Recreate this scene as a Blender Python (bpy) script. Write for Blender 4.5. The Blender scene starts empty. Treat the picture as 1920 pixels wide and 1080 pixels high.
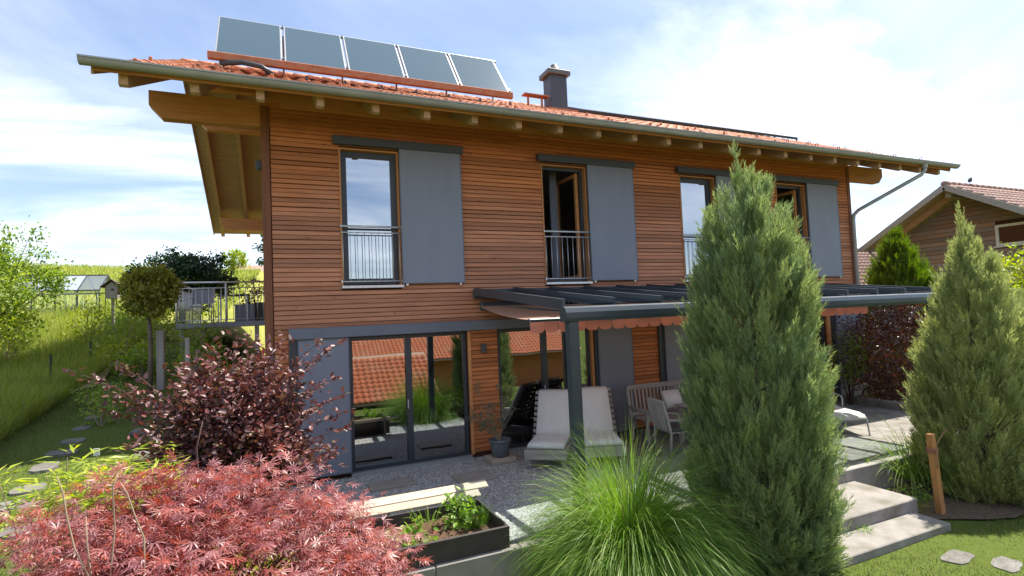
import bpy, bmesh, math, random
import numpy as np
from mathutils import Vector, Matrix

random.seed(7)
RNG = np.random.default_rng(7)
S = bpy.context.scene
COL = S.collection
R = math.radians

# ---------------------------------------------------------------- camera
YAW, PITCH, ROLL = R(-23.55), R(2.73), R(-2.43)
CAM = Vector((0, -9.83, 2.66))
cd = bpy.data.cameras.new('camera')
cam = bpy.data.objects.new('camera', cd)
COL.objects.link(cam)
S.camera = cam
cd.sensor_width = 36.0
cd.lens = 1000 / 1920 * 36
cd.clip_start = 0.05
cd.clip_end = 3000
_f = Vector((-math.sin(YAW), math.cos(YAW), 0))
_r = Vector((math.cos(YAW), math.sin(YAW), 0))
_u = Vector((0, 0, 1))
FW = _f * math.cos(PITCH) + _u * math.sin(PITCH)
UP0 = _u * math.cos(PITCH) - _f * math.sin(PITCH)
RT = _r * math.cos(ROLL) + UP0 * math.sin(ROLL)
UP = UP0 * math.cos(ROLL) - _r * math.sin(ROLL)
mw = Matrix.Identity(4)
for i in range(3):
    mw[i][0] = RT[i]; mw[i][1] = UP[i]; mw[i][2] = -FW[i]; mw[i][3] = CAM[i]
cam.matrix_world = mw

# ---------------------------------------------------------------- world, sun, exposure
SUN_EL, SUN_AZ = R(62), R(12)          # azimuth from +X towards +Y
sdir = Vector((math.cos(SUN_AZ) * math.cos(SUN_EL), math.sin(SUN_AZ) * math.cos(SUN_EL), math.sin(SUN_EL)))
W = bpy.data.worlds.new('World')
S.world = W
W.use_nodes = True
nt = W.node_tree
nt.nodes.clear()
N = nt.nodes.new
out = N('ShaderNodeOutputWorld')
bg = N('ShaderNodeBackground')
bg.inputs['Strength'].default_value = 0.149
sky = N('ShaderNodeTexSky')
sky.sky_type = 'NISHITA'
sky.sun_disc = False
sky.sun_elevation = SUN_EL
sky.sun_rotation = math.atan2(sdir.x, sdir.y)
sky.air_density = 0.9
sky.dust_density = 0.35
sky.ozone_density = 3.0
tc = N('ShaderNodeTexCoord')
sep = N('ShaderNodeSeparateXYZ')
nt.links.new(tc.outputs['Generated'], sep.inputs[0])
zc = N('ShaderNodeMath'); zc.operation = 'MAXIMUM'; zc.inputs[1].default_value = 0.0
nt.links.new(sep.outputs['Z'], zc.inputs[0])
za = N('ShaderNodeMath'); za.operation = 'ADD'; za.inputs[1].default_value = 0.16
nt.links.new(zc.outputs[0], za.inputs[0])
dv = []
for ax in 'XY':
    d = N('ShaderNodeMath'); d.operation = 'DIVIDE'
    nt.links.new(sep.outputs[ax], d.inputs[0]); nt.links.new(za.outputs[0], d.inputs[1])
    dv.append(d)
cmb = N('ShaderNodeCombineXYZ')
nt.links.new(dv[0].outputs[0], cmb.inputs[0]); nt.links.new(dv[1].outputs[0], cmb.inputs[1])


def cloud_layer(rot, scl, seed, lo, hi, detail, rough, dist):
    mp = N('ShaderNodeMapping')
    mp.inputs['Rotation'].default_value = (0, 0, R(rot))
    mp.inputs['Scale'].default_value = scl
    mp.inputs['Location'].default_value = seed
    nt.links.new(cmb.outputs[0], mp.inputs[0])
    nz = N('ShaderNodeTexNoise')
    nz.inputs['Scale'].default_value = 1.0
    nz.inputs['Detail'].default_value = detail
    nz.inputs['Roughness'].default_value = rough
    nz.inputs['Distortion'].default_value = dist
    nt.links.new(mp.outputs[0], nz.inputs[0])
    rp = N('ShaderNodeMapRange')
    rp.interpolation_type = 'SMOOTHSTEP'
    rp.inputs['From Min'].default_value = lo
    rp.inputs['From Max'].default_value = hi
    nt.links.new(nz.outputs[0], rp.inputs[0])
    return rp


L1 = cloud_layer(28, (0.55, 1.15, 1), (11.43, 8.58, 0), 0.44, 0.86, 9, 0.56, 0.7)
L2 = cloud_layer(50, (0.42, 0.6, 1), (11.56, 4.12, 0), 0.44, 0.86, 9, 0.55, 0.5)
mxm = N('ShaderNodeMath'); mxm.operation = 'MAXIMUM'
nt.links.new(L1.outputs[0], mxm.inputs[0]); nt.links.new(L2.outputs[0], mxm.inputs[1])
mul = N('ShaderNodeMath'); mul.operation = 'MULTIPLY_ADD'
mul.inputs[1].default_value = 0.85; mul.inputs[2].default_value = 0.03
nt.links.new(mxm.outputs[0], mul.inputs[0])
mix = N('ShaderNodeMix'); mix.data_type = 'RGBA'
nt.links.new(mul.outputs[0], mix.inputs[0])
hs = N('ShaderNodeHueSaturation'); hs.inputs['Value'].default_value = 0.74; hs.inputs['Saturation'].default_value = 1.12; hs.inputs['Hue'].default_value = 0.507
gm_ = N('ShaderNodeGamma'); gm_.inputs[1].default_value = 0.72
nt.links.new(sky.outputs[0], gm_.inputs[0])
nt.links.new(gm_.outputs[0], hs.inputs['Color'])
nt.links.new(hs.outputs[0], mix.inputs[6])
# cloud brightness follows the sky behind it (brighter towards the sun)
cg = N('ShaderNodeRGBToBW'); nt.links.new(sky.outputs[0], cg.inputs[0])
cb = N('ShaderNodeMath'); cb.operation = 'MULTIPLY_ADD'; cb.inputs[1].default_value = 0.25; cb.inputs[2].default_value = 4.1
nt.links.new(cg.outputs[0], cb.inputs[0])
cc = N('ShaderNodeCombineColor')
for i in range(3):
    nt.links.new(cb.outputs[0], cc.inputs[i])
nt.links.new(cc.outputs[0], mix.inputs[7])
nt.links.new(mix.outputs[2], bg.inputs['Color'])
nt.links.new(bg.outputs[0], out.inputs[0])

sl = bpy.data.lights.new('sun', 'SUN')
sl.energy = 3.5
sl.angle = R(0.53)
sl.color = (1.0, 0.93, 0.82)
sun = bpy.data.objects.new('sun', sl)
COL.objects.link(sun)
sun.rotation_euler = (-sdir).to_track_quat('-Z', 'Y').to_euler()
sun.location = (20, 5, 30)

vs = S.view_settings
vs.view_transform = 'Standard'
vs.look = 'None'
vs.gamma = 1
vs.use_curve_mapping = False
vs.exposure = 1.62
S.cycles.max_bounces = 8
S.cycles.transparent_max_bounces = 16
S.cycles.caustics_reflective = False
S.cycles.caustics_refractive = False

# ---------------------------------------------------------------- materials
MATS = {}


def _nt(name):
    m = bpy.data.materials.new(name)
    m.use_nodes = True
    t = m.node_tree
    b = t.nodes['Principled BSDF']
    return m, t, b


def mat(name, c1, c2=None, scale=6.0, stretch=(1, 1, 1), rough=0.6, bump=0.0, bscale=None, objrand=0.0,
        metallic=0.0, spec=0.4, detail=6, lo=0.3, hi=0.7, c3=None, s3=1.5, coord='Object', bdist=0.01, roughvar=0.0):
    """noise-mixed base colour, per-object value shift, noise relief"""
    if name in MATS:
        return MATS[name]
    m, t, b = _nt(name)
    n, l = t.nodes.new, t.links.new
    c2 = c2 or tuple(min(1, x * 0.7) for x in c1)
    tcn = n('ShaderNodeTexCoord')
    oi = n('ShaderNodeObjectInfo')
    off = n('ShaderNodeVectorMath'); off.operation = 'SCALE'
    off.inputs[0].default_value = (37.0, 53.0, 71.0)
    l(oi.outputs['Random'], off.inputs['Scale'])
    add = n('ShaderNodeVectorMath'); add.operation = 'ADD'
    l(tcn.outputs[coord], add.inputs[0])
    if coord == 'Object':
        l(off.outputs[0], add.inputs[1])
    mp = n('ShaderNodeMapping'); mp.inputs['Scale'].default_value = stretch
    l(add.outputs[0], mp.inputs[0])
    nz = n('ShaderNodeTexNoise')
    nz.inputs['Scale'].default_value = scale; nz.inputs['Detail'].default_value = detail
    nz.inputs['Roughness'].default_value = 0.6
    l(mp.outputs[0], nz.inputs[0])
    mr = n('ShaderNodeMapRange')
    mr.inputs['From Min'].default_value = lo; mr.inputs['From Max'].default_value = hi
    l(nz.outputs[0], mr.inputs[0])
    mx = n('ShaderNodeMix'); mx.data_type = 'RGBA'
    l(mr.outputs[0], mx.inputs[0])
    mx.inputs[6].default_value = (*c1, 1); mx.inputs[7].default_value = (*c2, 1)
    last = mx.outputs[2]
    if c3:
        nz3 = n('ShaderNodeTexNoise'); nz3.inputs['Scale'].default_value = s3; nz3.inputs['Detail'].default_value = 4
        l(add.outputs[0], nz3.inputs[0])
        mr3 = n('ShaderNodeMapRange'); mr3.inputs['From Min'].default_value = 0.45; mr3.inputs['From Max'].default_value = 0.68
        l(nz3.outputs[0], mr3.inputs[0])
        m3 = n('ShaderNodeMix'); m3.data_type = 'RGBA'
        l(mr3.outputs[0], m3.inputs[0]); l(last, m3.inputs[6]); m3.inputs[7].default_value = (*c3, 1)
        last = m3.outputs[2]
    if objrand:
        hv = n('ShaderNodeHueSaturation')
        mrv = n('ShaderNodeMapRange')
        mrv.inputs['To Min'].default_value = 1 - objrand; mrv.inputs['To Max'].default_value = 1 + objrand
        l(oi.outputs['Random'], mrv.inputs[0])
        l(mrv.outputs[0], hv.inputs['Value'])
        l(last, hv.inputs['Color'])
        last = hv.outputs[0]
    l(last, b.inputs['Base Color'])
    b.inputs['Roughness'].default_value = rough
    if roughvar:
        mrr = n('ShaderNodeMapRange')
        mrr.inputs['To Min'].default_value = rough - roughvar; mrr.inputs['To Max'].default_value = rough + roughvar
        l(nz.outputs[0], mrr.inputs[0]); l(mrr.outputs[0], b.inputs['Roughness'])
    b.inputs['Metallic'].default_value = metallic
    b.inputs['Specular IOR Level'].default_value = spec
    if bump:
        bp = n('ShaderNodeBump'); bp.inputs['Strength'].default_value = bump; bp.inputs['Distance'].default_value = bdist
        if bscale:
            nb = n('ShaderNodeTexNoise'); nb.inputs['Scale'].default_value = bscale; nb.inputs['Detail'].default_value = 5
            l(mp.outputs[0], nb.inputs[0]); l(nb.outputs[0], bp.inputs['Height'])
        else:
            l(nz.outputs[0], bp.inputs['Height'])
        l(bp.outputs[0], b.inputs['Normal'])
    MATS[name] = m
    return m


def leafmat(name, cols, trans=0.35, rough=0.5, spec=0.35, tcol=None):
    """foliage: colour from the per-leaf random attribute, part of the light passes through"""
    if name in MATS:
        return MATS[name]
    m, t, b = _nt(name)
    n, l = t.nodes.new, t.links.new
    at = n('ShaderNodeAttribute'); at.attribute_name = 'rnd'
    oi = n('ShaderNodeObjectInfo')
    ad = n('ShaderNodeMath'); ad.operation = 'ADD'
    l(at.outputs['Fac'], ad.inputs[0])
    k = n('ShaderNodeMath'); k.operation = 'MULTIPLY'; k.inputs[1].default_value = 0.35
    l(oi.outputs['Random'], k.inputs[0]); l(k.outputs[0], ad.inputs[1])
    pp = n('ShaderNodeMath'); pp.operation = 'FRACT'; l(ad.outputs[0], pp.inputs[0])
    cr = n('ShaderNodeValToRGB')
    el = cr.color_ramp.elements
    while len(el) < len(cols):
        el.new(0.5)
    for i, c in enumerate(cols):
        el[i].position = i / max(1, len(cols) - 1) * 0.98
        el[i].color = (*c, 1)
    l(pp.outputs[0], cr.inputs[0])
    l(cr.outputs[0], b.inputs['Base Color'])
    b.inputs['Roughness'].default_value = rough
    b.inputs['Specular IOR Level'].default_value = spec
    tr = n('ShaderNodeBsdfTranslucent')
    hs = n('ShaderNodeHueSaturation')
    hs.inputs['Saturation'].default_value = 1.15; hs.inputs['Value'].default_value = 1.5
    l(cr.outputs[0], hs.inputs['Color'])
    if tcol:
        mc = n('ShaderNodeMix'); mc.data_type = 'RGBA'; mc.inputs[0].default_value = 0.6
        l(hs.outputs[0], mc.inputs[6]); mc.inputs[7].default_value = (*tcol, 1)
        l(mc.outputs[2], tr.inputs[0])
    else:
        l(hs.outputs[0], tr.inputs[0])
    ms = n('ShaderNodeMixShader'); ms.inputs[0].default_value = trans
    l(b.outputs[0], ms.inputs[1]); l(tr.outputs[0], ms.inputs[2])
    l(ms.outputs[0], t.nodes['Material Output'].inputs[0])
    MATS[name] = m
    return m


def glassmat(name, base=0.12, tint=(0.85, 0.92, 0.95), rough=0.0, power=1.0):
    if name in MATS:
        return MATS[name]
    m, t, b = _nt(name)
    n, l = t.nodes.new, t.links.new
    t.nodes.remove(b)
    tr = n('ShaderNodeBsdfTransparent'); tr.inputs[0].default_value = (*tint, 1)
    gl = n('ShaderNodeBsdfGlossy'); gl.inputs['Roughness'].default_value = rough
    gl.inputs[0].default_value = (0.93, 0.96, 1, 1)
    fr = n('ShaderNodeFresnel'); fr.inputs['IOR'].default_value = 1.5
    ma = n('ShaderNodeMath'); ma.operation = 'MULTIPLY_ADD'; ma.inputs[1].default_value = power; ma.inputs[2].default_value = base
    ma.use_clamp = True
    l(fr.outputs[0], ma.inputs[0])
    # slight waviness of insulated panes
    tcn = n('ShaderNodeTexCoord'); nz = n('ShaderNodeTexNoise'); nz.inputs['Scale'].default_value = 1.3; nz.inputs['Detail'].default_value = 1
    l(tcn.outputs['Object'], nz.inputs[0])
    bp = n('ShaderNodeBump'); bp.inputs['Strength'].default_value = 0.02; bp.inputs['Distance'].default_value = 0.05
    l(nz.outputs[0], bp.inputs['Height']); l(bp.outputs[0], gl.inputs['Normal'])
    ms = n('ShaderNodeMixShader')
    l(ma.outputs[0], ms.inputs[0]); l(tr.outputs[0], ms.inputs[1]); l(gl.outputs[0], ms.inputs[2])
    l(ms.outputs[0], t.nodes['Material Output'].inputs[0])
    MATS[name] = m
    return m


def wood(name, c1, c2, axis=0, objrand=0.15, rough=0.65, c3=None, bump=0.25, spec=0.3):
    st = [14, 14, 14]; st[axis] = 0.9
    return mat(name, c1, c2, scale=1.6, stretch=tuple(st), rough=rough, bump=bump, bdist=0.004, objrand=objrand, c3=c3, s3=1.1, spec=spec, lo=0.28, hi=0.72)


m_slat = wood('larch_slat', (0.57, 0.208, 0.070), (0.34, 0.112, 0.042), 0, 0.24, c3=(0.46, 0.165, 0.060))
def weather_slats():
    """larch greys where rain reaches it: between the sheltered strip under the eave and the terrace roof"""
    t = m_slat.node_tree
    n, l = t.nodes.new, t.links.new
    b = t.nodes['Principled BSDF']
    src = b.inputs['Base Color'].links[0].from_socket
    ge = n('ShaderNodeNewGeometry'); sp = n('ShaderNodeSeparateXYZ'); l(ge.outputs['Position'], sp.inputs[0])
    nz = n('ShaderNodeTexNoise'); nz.inputs['Scale'].default_value = 0.9; nz.inputs['Detail'].default_value = 6
    l(ge.outputs['Position'], nz.inputs[0])
    zz = n('ShaderNodeMath'); zz.operation = 'MULTIPLY_ADD'; zz.inputs[1].default_value = 1.6
    l(nz.outputs[0], zz.inputs[0]); l(sp.outputs['Z'], zz.inputs[2])
    m1 = n('ShaderNodeMapRange'); m1.interpolation_type = 'SMOOTHSTEP'
    m1.inputs['From Min'].default_value = 6.2; m1.inputs['From Max'].default_value = 4.9
    l(zz.outputs[0], m1.inputs[0])
    m2 = n('ShaderNodeMapRange'); m2.interpolation_type = 'SMOOTHSTEP'
    m2.inputs['From Min'].default_value = 2.2; m2.inputs['From Max'].default_value = 2.7
    l(sp.outputs['Z'], m2.inputs[0])
    mm = n('ShaderNodeMath'); mm.operation = 'MULTIPLY'; l(m1.outputs[0], mm.inputs[0]); l(m2.outputs[0], mm.inputs[1])
    m3 = n('ShaderNodeMath'); m3.operation = 'MULTIPLY'; m3.inputs[1].default_value = 0.36; l(mm.outputs[0], m3.inputs[0])
    hs_ = n('ShaderNodeHueSaturation'); hs_.inputs['Saturation'].default_value = 0.62; hs_.inputs['Value'].default_value = 0.92
    l(src, hs_.inputs['Color'])
    mx = n('ShaderNodeMix'); mx.data_type = 'RGBA'
    l(m3.outputs[0], mx.inputs[0]); l(src, mx.inputs[6]); l(hs_.outputs[0], mx.inputs[7])
    l(mx.outputs[2], b.inputs['Base Color'])


weather_slats()


def add_knots(m):
    t = m.node_tree
    n, l = t.nodes.new, t.links.new
    b = t.nodes['Principled BSDF']
    src = b.inputs['Base Color'].links[0].from_socket
    ge = n('ShaderNodeNewGeometry')
    mp = n('ShaderNodeMapping'); mp.inputs['Scale'].default_value = (2.4, 1.0, 7.0)
    l(ge.outputs['Position'], mp.inputs[0])
    vo = n('ShaderNodeTexVoronoi'); vo.inputs['Scale'].default_value = 1.0
    l(mp.outputs[0], vo.inputs['Vector'])
    mr = n('ShaderNodeMapRange'); mr.interpolation_type = 'SMOOTHSTEP'
    mr.inputs['From Min'].default_value = 0.11; mr.inputs['From Max'].default_value = 0.045
    mr.inputs['To Max'].default_value = 0.7
    l(vo.outputs['Distance'], mr.inputs[0])
    mx = n('ShaderNodeMix'); mx.data_type = 'RGBA'
    l(mr.outputs[0], mx.inputs[0]); l(src, mx.inputs[6]); mx.inputs[7].default_value = (0.13, 0.042, 0.018, 1)
    l(mx.outputs[2], b.inputs['Base Color'])


add_knots(m_slat)
m_beam = wood('larch_beam', (0.62, 0.290, 0.115), (0.42, 0.175, 0.066), 0, 0.10)
m_beamy = wood('larch_rafter', (0.56, 0.37, 0.25), (0.38, 0.235, 0.150), 1, 0.12)
m_soffit = wood('soffit_board', (0.48, 0.325, 0.235), (0.33, 0.215, 0.150), 0, 0.10)
m_corner = wood('corner_board', (0.24, 0.095, 0.045), (0.15, 0.055, 0.028), 2, 0.05)
m_oldwood = wood('weathered_wood', (0.40, 0.375, 0.35), (0.25, 0.23, 0.21), 0, 0.12, rough=0.8)
m_oldwoodz = wood('weathered_wood_upright', (0.40, 0.375, 0.35), (0.25, 0.23, 0.21), 2, 0.12, rough=0.8)
m_pale = wood('pale_plank', (0.50, 0.43, 0.34), (0.36, 0.295, 0.22), 0, 0.10)
m_stake = wood('stake_wood', (0.52, 0.27, 0.10), (0.33, 0.15, 0.055), 2, 0.05)
m_frame = mat('anthracite_metal', (0.038, 0.048, 0.060), (0.030, 0.038, 0.048), scale=3, rough=0.42, spec=0.5, bump=0.02)
m_perg = mat('pergola_metal', (0.050, 0.066, 0.082), (0.040, 0.054, 0.068), scale=4, rough=0.36, spec=0.5, roughvar=0.08)
m_shut = mat('shutter_panel', (0.198, 0.216, 0.268), (0.182, 0.200, 0.250), scale=1.0, stretch=(7, 7, 0.4), rough=0.5, spec=0.5, bump=0.03, bscale=60, c3=(0.205, 0.222, 0.268), s3=0.8, roughvar=0.1)
m_rail = mat('shutter_rail', (0.060, 0.066, 0.076), (0.050, 0.056, 0.066), scale=5, rough=0.45, spec=0.5)
m_railblue = mat('lower_rail', (0.13, 0.15, 0.19), (0.115, 0.135, 0.17), scale=4, rough=0.45, spec=0.5)
m_steel = mat('brushed_steel', (0.62, 0.63, 0.64), (0.50, 0.51, 0.52), scale=12, rough=0.36, metallic=0.55)
m_zinc = mat('zinc_sheet', (0.37, 0.37, 0.36), (0.28, 0.28, 0.275), scale=2.2, rough=0.45, metallic=0.12, spec=0.5, roughvar=0.1)
m_tile = mat('clay_tile', (0.52, 0.185, 0.085), (0.36, 0.115, 0.052), scale=7, rough=0.75, objrand=0.18, bump=0.15, c3=(0.44, 0.20, 0.12), s3=5)
m_tile_dk = mat('old_clay_tile', (0.35, 0.215, 0.175), (0.24, 0.150, 0.125), scale=5, rough=0.8, objrand=0.15, bump=0.15, c3=(0.32, 0.22, 0.185), s3=1.2)
m_tile_or = mat('orange_clay_tile', (0.50, 0.150, 0.062), (0.36, 0.105, 0.045), scale=5, rough=0.8, objrand=0.12, c3=(0.43, 0.17, 0.09), s3=1.0)
m_conc = mat('concrete', (0.36, 0.345, 0.32), (0.25, 0.24, 0.225), scale=3.0, rough=0.88, bump=0.3, bscale=60, objrand=0.08, c3=(0.22, 0.21, 0.175), s3=2.4)
m_paver = mat('concrete_paver', (0.29, 0.272, 0.25), (0.20, 0.188, 0.172), scale=3.5, rough=0.9, bump=0.25, bscale=70, objrand=0.07, c3=(0.155, 0.145, 0.115), s3=3.2)
m_gravelbed = mat('gravel_bed', (0.36, 0.35, 0.33), (0.22, 0.21, 0.20), scale=60, rough=0.95, bump=0.9, bscale=90)
m_gravel = leafmat('gravel_stone', [(0.34, 0.335, 0.33), (0.50, 0.49, 0.47), (0.42, 0.41, 0.40), (0.60, 0.59, 0.56)], trans=0.0, rough=0.9)
m_slabst = mat('inlaid_slab', (0.36, 0.325, 0.28), (0.27, 0.24, 0.20), scale=5, rough=0.85, bump=0.3, bscale=40)
m_stone = mat('stepping_stone', (0.19, 0.18, 0.165), (0.10, 0.096, 0.085), scale=6, rough=0.9, bump=0.5, objrand=0.12)
m_cloth = mat('canvas_cushion', (0.74, 0.73, 0.70), (0.66, 0.65, 0.62), scale=3, rough=0.95, bump=0.35, bscale=14)
m_awn = None
m_panel = None
m_white = mat('white_paint', (0.75, 0.75, 0.73), (0.66, 0.66, 0.64), scale=4, rough=0.5)
m_plaster = mat('interior_plaster', (0.55, 0.53, 0.50), (0.50, 0.48, 0.45), scale=2, rough=0.9)
m_floor = wood('interior_floor', (0.22, 0.14, 0.08), (0.14, 0.085, 0.05), 0, 0.05)
m_curtain = mat('white_curtain', (0.72, 0.71, 0.69), (0.62, 0.61, 0.59), scale=3, rough=0.95)
m_dark = mat('dark_sofa', (0.08, 0.08, 0.085), (0.06, 0.06, 0.065), scale=8, rough=0.9)
m_corten = mat('dark_steel_planter', (0.060, 0.052, 0.048), (0.040, 0.034, 0.032), scale=9, rough=0.6, spec=0.4, bump=0.05)
m_soil = mat('soil', (0.11, 0.058, 0.032), (0.06, 0.032, 0.02), scale=30, rough=0.95, bump=0.8)
m_pot = mat('zinc_pot', (0.16, 0.18, 0.20), (0.11, 0.125, 0.14), scale=6, rough=0.55, spec=0.4, bump=0.1)
m_bark = mat('bark', (0.16, 0.125, 0.095), (0.085, 0.065, 0.050), scale=18, stretch=(1, 1, 0.25), rough=0.95, bump=0.7)
m_twig = mat('pale_twig', (0.36, 0.28, 0.20), (0.25, 0.19, 0.13), scale=14, rough=0.9)
m_darktwig = mat('dark_twig', (0.10, 0.062, 0.050), (0.065, 0.040, 0.035), scale=14, rough=0.9)
m_lounge = mat('light_mesh_fabric', (0.55, 0.53, 0.49), (0.48, 0.46, 0.43), scale=5, rough=0.8, bump=0.2, bscale=150)
m_alu = mat('silver_tube', (0.46, 0.47, 0.48), (0.38, 0.39, 0.40), scale=10, rough=0.4, metallic=0.5)
m_straw = mat('straw', (0.50, 0.22, 0.09), (0.38, 0.15, 0.06), scale=60, rough=0.9, bump=0.4)
m_rope = mat('rope', (0.34, 0.17, 0.11), (0.24, 0.11, 0.07), scale=50, rough=0.95, bump=0.5)
m_green_post = mat('green_post', (0.018, 0.035, 0.025), (0.014, 0.028, 0.02), scale=5, rough=0.6)
m_mulch = mat('mulch', (0.16, 0.115, 0.075), (0.07, 0.050, 0.033), scale=24, rough=0.97, bump=1.0, bdist=0.03)
m_path = mat('trodden_path', (0.36, 0.29, 0.16), (0.24, 0.21, 0.09), scale=4, rough=0.95, bump=0.4, coord='Object')
g_win = glassmat('window_glass', 0.42, (0.45, 0.50, 0.52))
g_far = glassmat('neighbour_glass', 0.12, (0.06, 0.07, 0.08))
g_door = glassmat('door_glass', 0.30, (0.42, 0.46, 0.47))
g_roof = glassmat('roof_glass', 0.02, (0.86, 0.93, 0.93))
g_green = glassmat('greenhouse_sheet', 0.25, (0.55, 0.60, 0.62), rough=0.35)


def collector_mat():
    m, t, b = _nt('solar_collector_glass')
    n, l = t.nodes.new, t.links.new
    tcn = n('ShaderNodeTexCoord')
    nz = n('ShaderNodeTexNoise'); nz.inputs['Scale'].default_value = 28; nz.inputs['Detail'].default_value = 4
    l(tcn.outputs['Object'], nz.inputs[0])
    mx = n('ShaderNodeMix'); mx.data_type = 'RGBA'
    l(nz.outputs[0], mx.inputs[0])
    mx.inputs[6].default_value = (0.050, 0.088, 0.120, 1); mx.inputs[7].default_value = (0.072, 0.118, 0.155, 1)
    l(mx.outputs[2], b.inputs['Base Color'])
    b.inputs['Roughness'].default_value = 0.13
    b.inputs['Specular IOR Level'].default_value = 0.28
    bp = n('ShaderNodeBump'); bp.inputs['Strength'].default_value = 0.05; bp.inputs['Distance'].default_value = 0.01
    l(nz.outputs[0], bp.inputs['Height']); l(bp.outputs[0], b.inputs['Normal'])
    MATS['solar_collector_glass'] = m
    return m


m_panel = collector_mat()
m_awn = leafmat('salmon_awning', [(0.72, 0.42, 0.345), (0.69, 0.395, 0.32)], 0.5, 0.9, 0.1)

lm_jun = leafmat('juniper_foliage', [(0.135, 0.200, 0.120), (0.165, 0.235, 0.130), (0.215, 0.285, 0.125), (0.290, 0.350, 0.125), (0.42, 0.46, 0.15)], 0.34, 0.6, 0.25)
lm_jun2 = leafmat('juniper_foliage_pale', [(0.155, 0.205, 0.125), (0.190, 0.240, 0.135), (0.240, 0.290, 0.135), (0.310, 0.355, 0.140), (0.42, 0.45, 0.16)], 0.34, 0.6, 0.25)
lm_maple = leafmat('red_maple_leaf', [(0.22, 0.068, 0.080), (0.33, 0.145, 0.155), (0.12, 0.035, 0.050), (0.39, 0.195, 0.200), (0.33, 0.070, 0.045), (0.17, 0.050, 0.065), (0.36, 0.165, 0.140)], 0.33, 0.42, 0.55, tcol=(0.60, 0.10, 0.04))
lm_copper = leafmat('copper_leaf', [(0.080, 0.034, 0.046), (0.15, 0.075, 0.080), (0.066, 0.034, 0.048), (0.22, 0.120, 0.110), (0.18, 0.045, 0.045), (0.11, 0.085, 0.040)], 0.18, 0.42, 0.5, tcol=(0.30, 0.06, 0.04))
lm_bamboo = leafmat('bamboo_leaf', [(0.28, 0.36, 0.04), (0.40, 0.44, 0.05), (0.20, 0.29, 0.035), (0.48, 0.47, 0.07)], 0.45, 0.45)
lm_grassclump = leafmat('silver_grass_blade', [(0.095, 0.205, 0.024), (0.145, 0.270, 0.036), (0.200, 0.320, 0.052), (0.110, 0.225, 0.040), (0.23, 0.33, 0.07), (0.27, 0.33, 0.09)], 0.40, 0.45)
lm_lawn = leafmat('lawn_blade', [(0.065, 0.118, 0.022), (0.095, 0.150, 0.030), (0.130, 0.165, 0.042), (0.19, 0.17, 0.07), (0.075, 0.125, 0.026)], 0.35, 0.55)
lm_meadow = leafmat('meadow_blade', [(0.125, 0.205, 0.028), (0.20, 0.275, 0.036), (0.28, 0.320, 0.055), (0.36, 0.35, 0.11), (0.16, 0.23, 0.03)], 0.42, 0.6)
lm_apple = leafmat('apple_leaf', [(0.12, 0.205, 0.03), (0.185, 0.28, 0.04), (0.26, 0.33, 0.055), (0.15, 0.23, 0.045)], 0.45, 0.42)
lm_darkbush = leafmat('dark_green_leaf', [(0.018, 0.050, 0.020), (0.028, 0.070, 0.028), (0.042, 0.090, 0.034)], 0.2, 0.4)
lm_globe = leafmat('olive_leaf', [(0.15, 0.175, 0.03), (0.21, 0.235, 0.04), (0.27, 0.25, 0.05), (0.17, 0.20, 0.035)], 0.4, 0.5)
lm_yellow = leafmat('yellow_green_leaf', [(0.17, 0.25, 0.025), (0.26, 0.33, 0.035), (0.33, 0.36, 0.05)], 0.42, 0.45)
lm_thuja = leafmat('thuja_foliage', [(0.055, 0.125, 0.016), (0.090, 0.175, 0.022), (0.150, 0.225, 0.028), (0.07, 0.14, 0.02)], 0.3, 0.5)
lm_redbush = leafmat('dark_red_leaf', [(0.045, 0.022, 0.018), (0.080, 0.034, 0.026), (0.120, 0.055, 0.038), (0.035, 0.045, 0.016)], 0.22, 0.35, 0.6, tcol=(0.35, 0.06, 0.03))
lm_herb = leafmat('herb_leaf', [(0.12, 0.24, 0.035), (0.18, 0.31, 0.045), (0.24, 0.36, 0.07)], 0.4, 0.4)
lm_potleaf = leafmat('greygreen_leaf', [(0.15, 0.165, 0.105), (0.21, 0.215, 0.14), (0.11, 0.13, 0.07)], 0.25, 0.5)
lm_fargreen = leafmat('far_leaf', [(0.06, 0.11, 0.03), (0.09, 0.15, 0.04), (0.12, 0.18, 0.05)], 0.3, 0.6)


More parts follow.
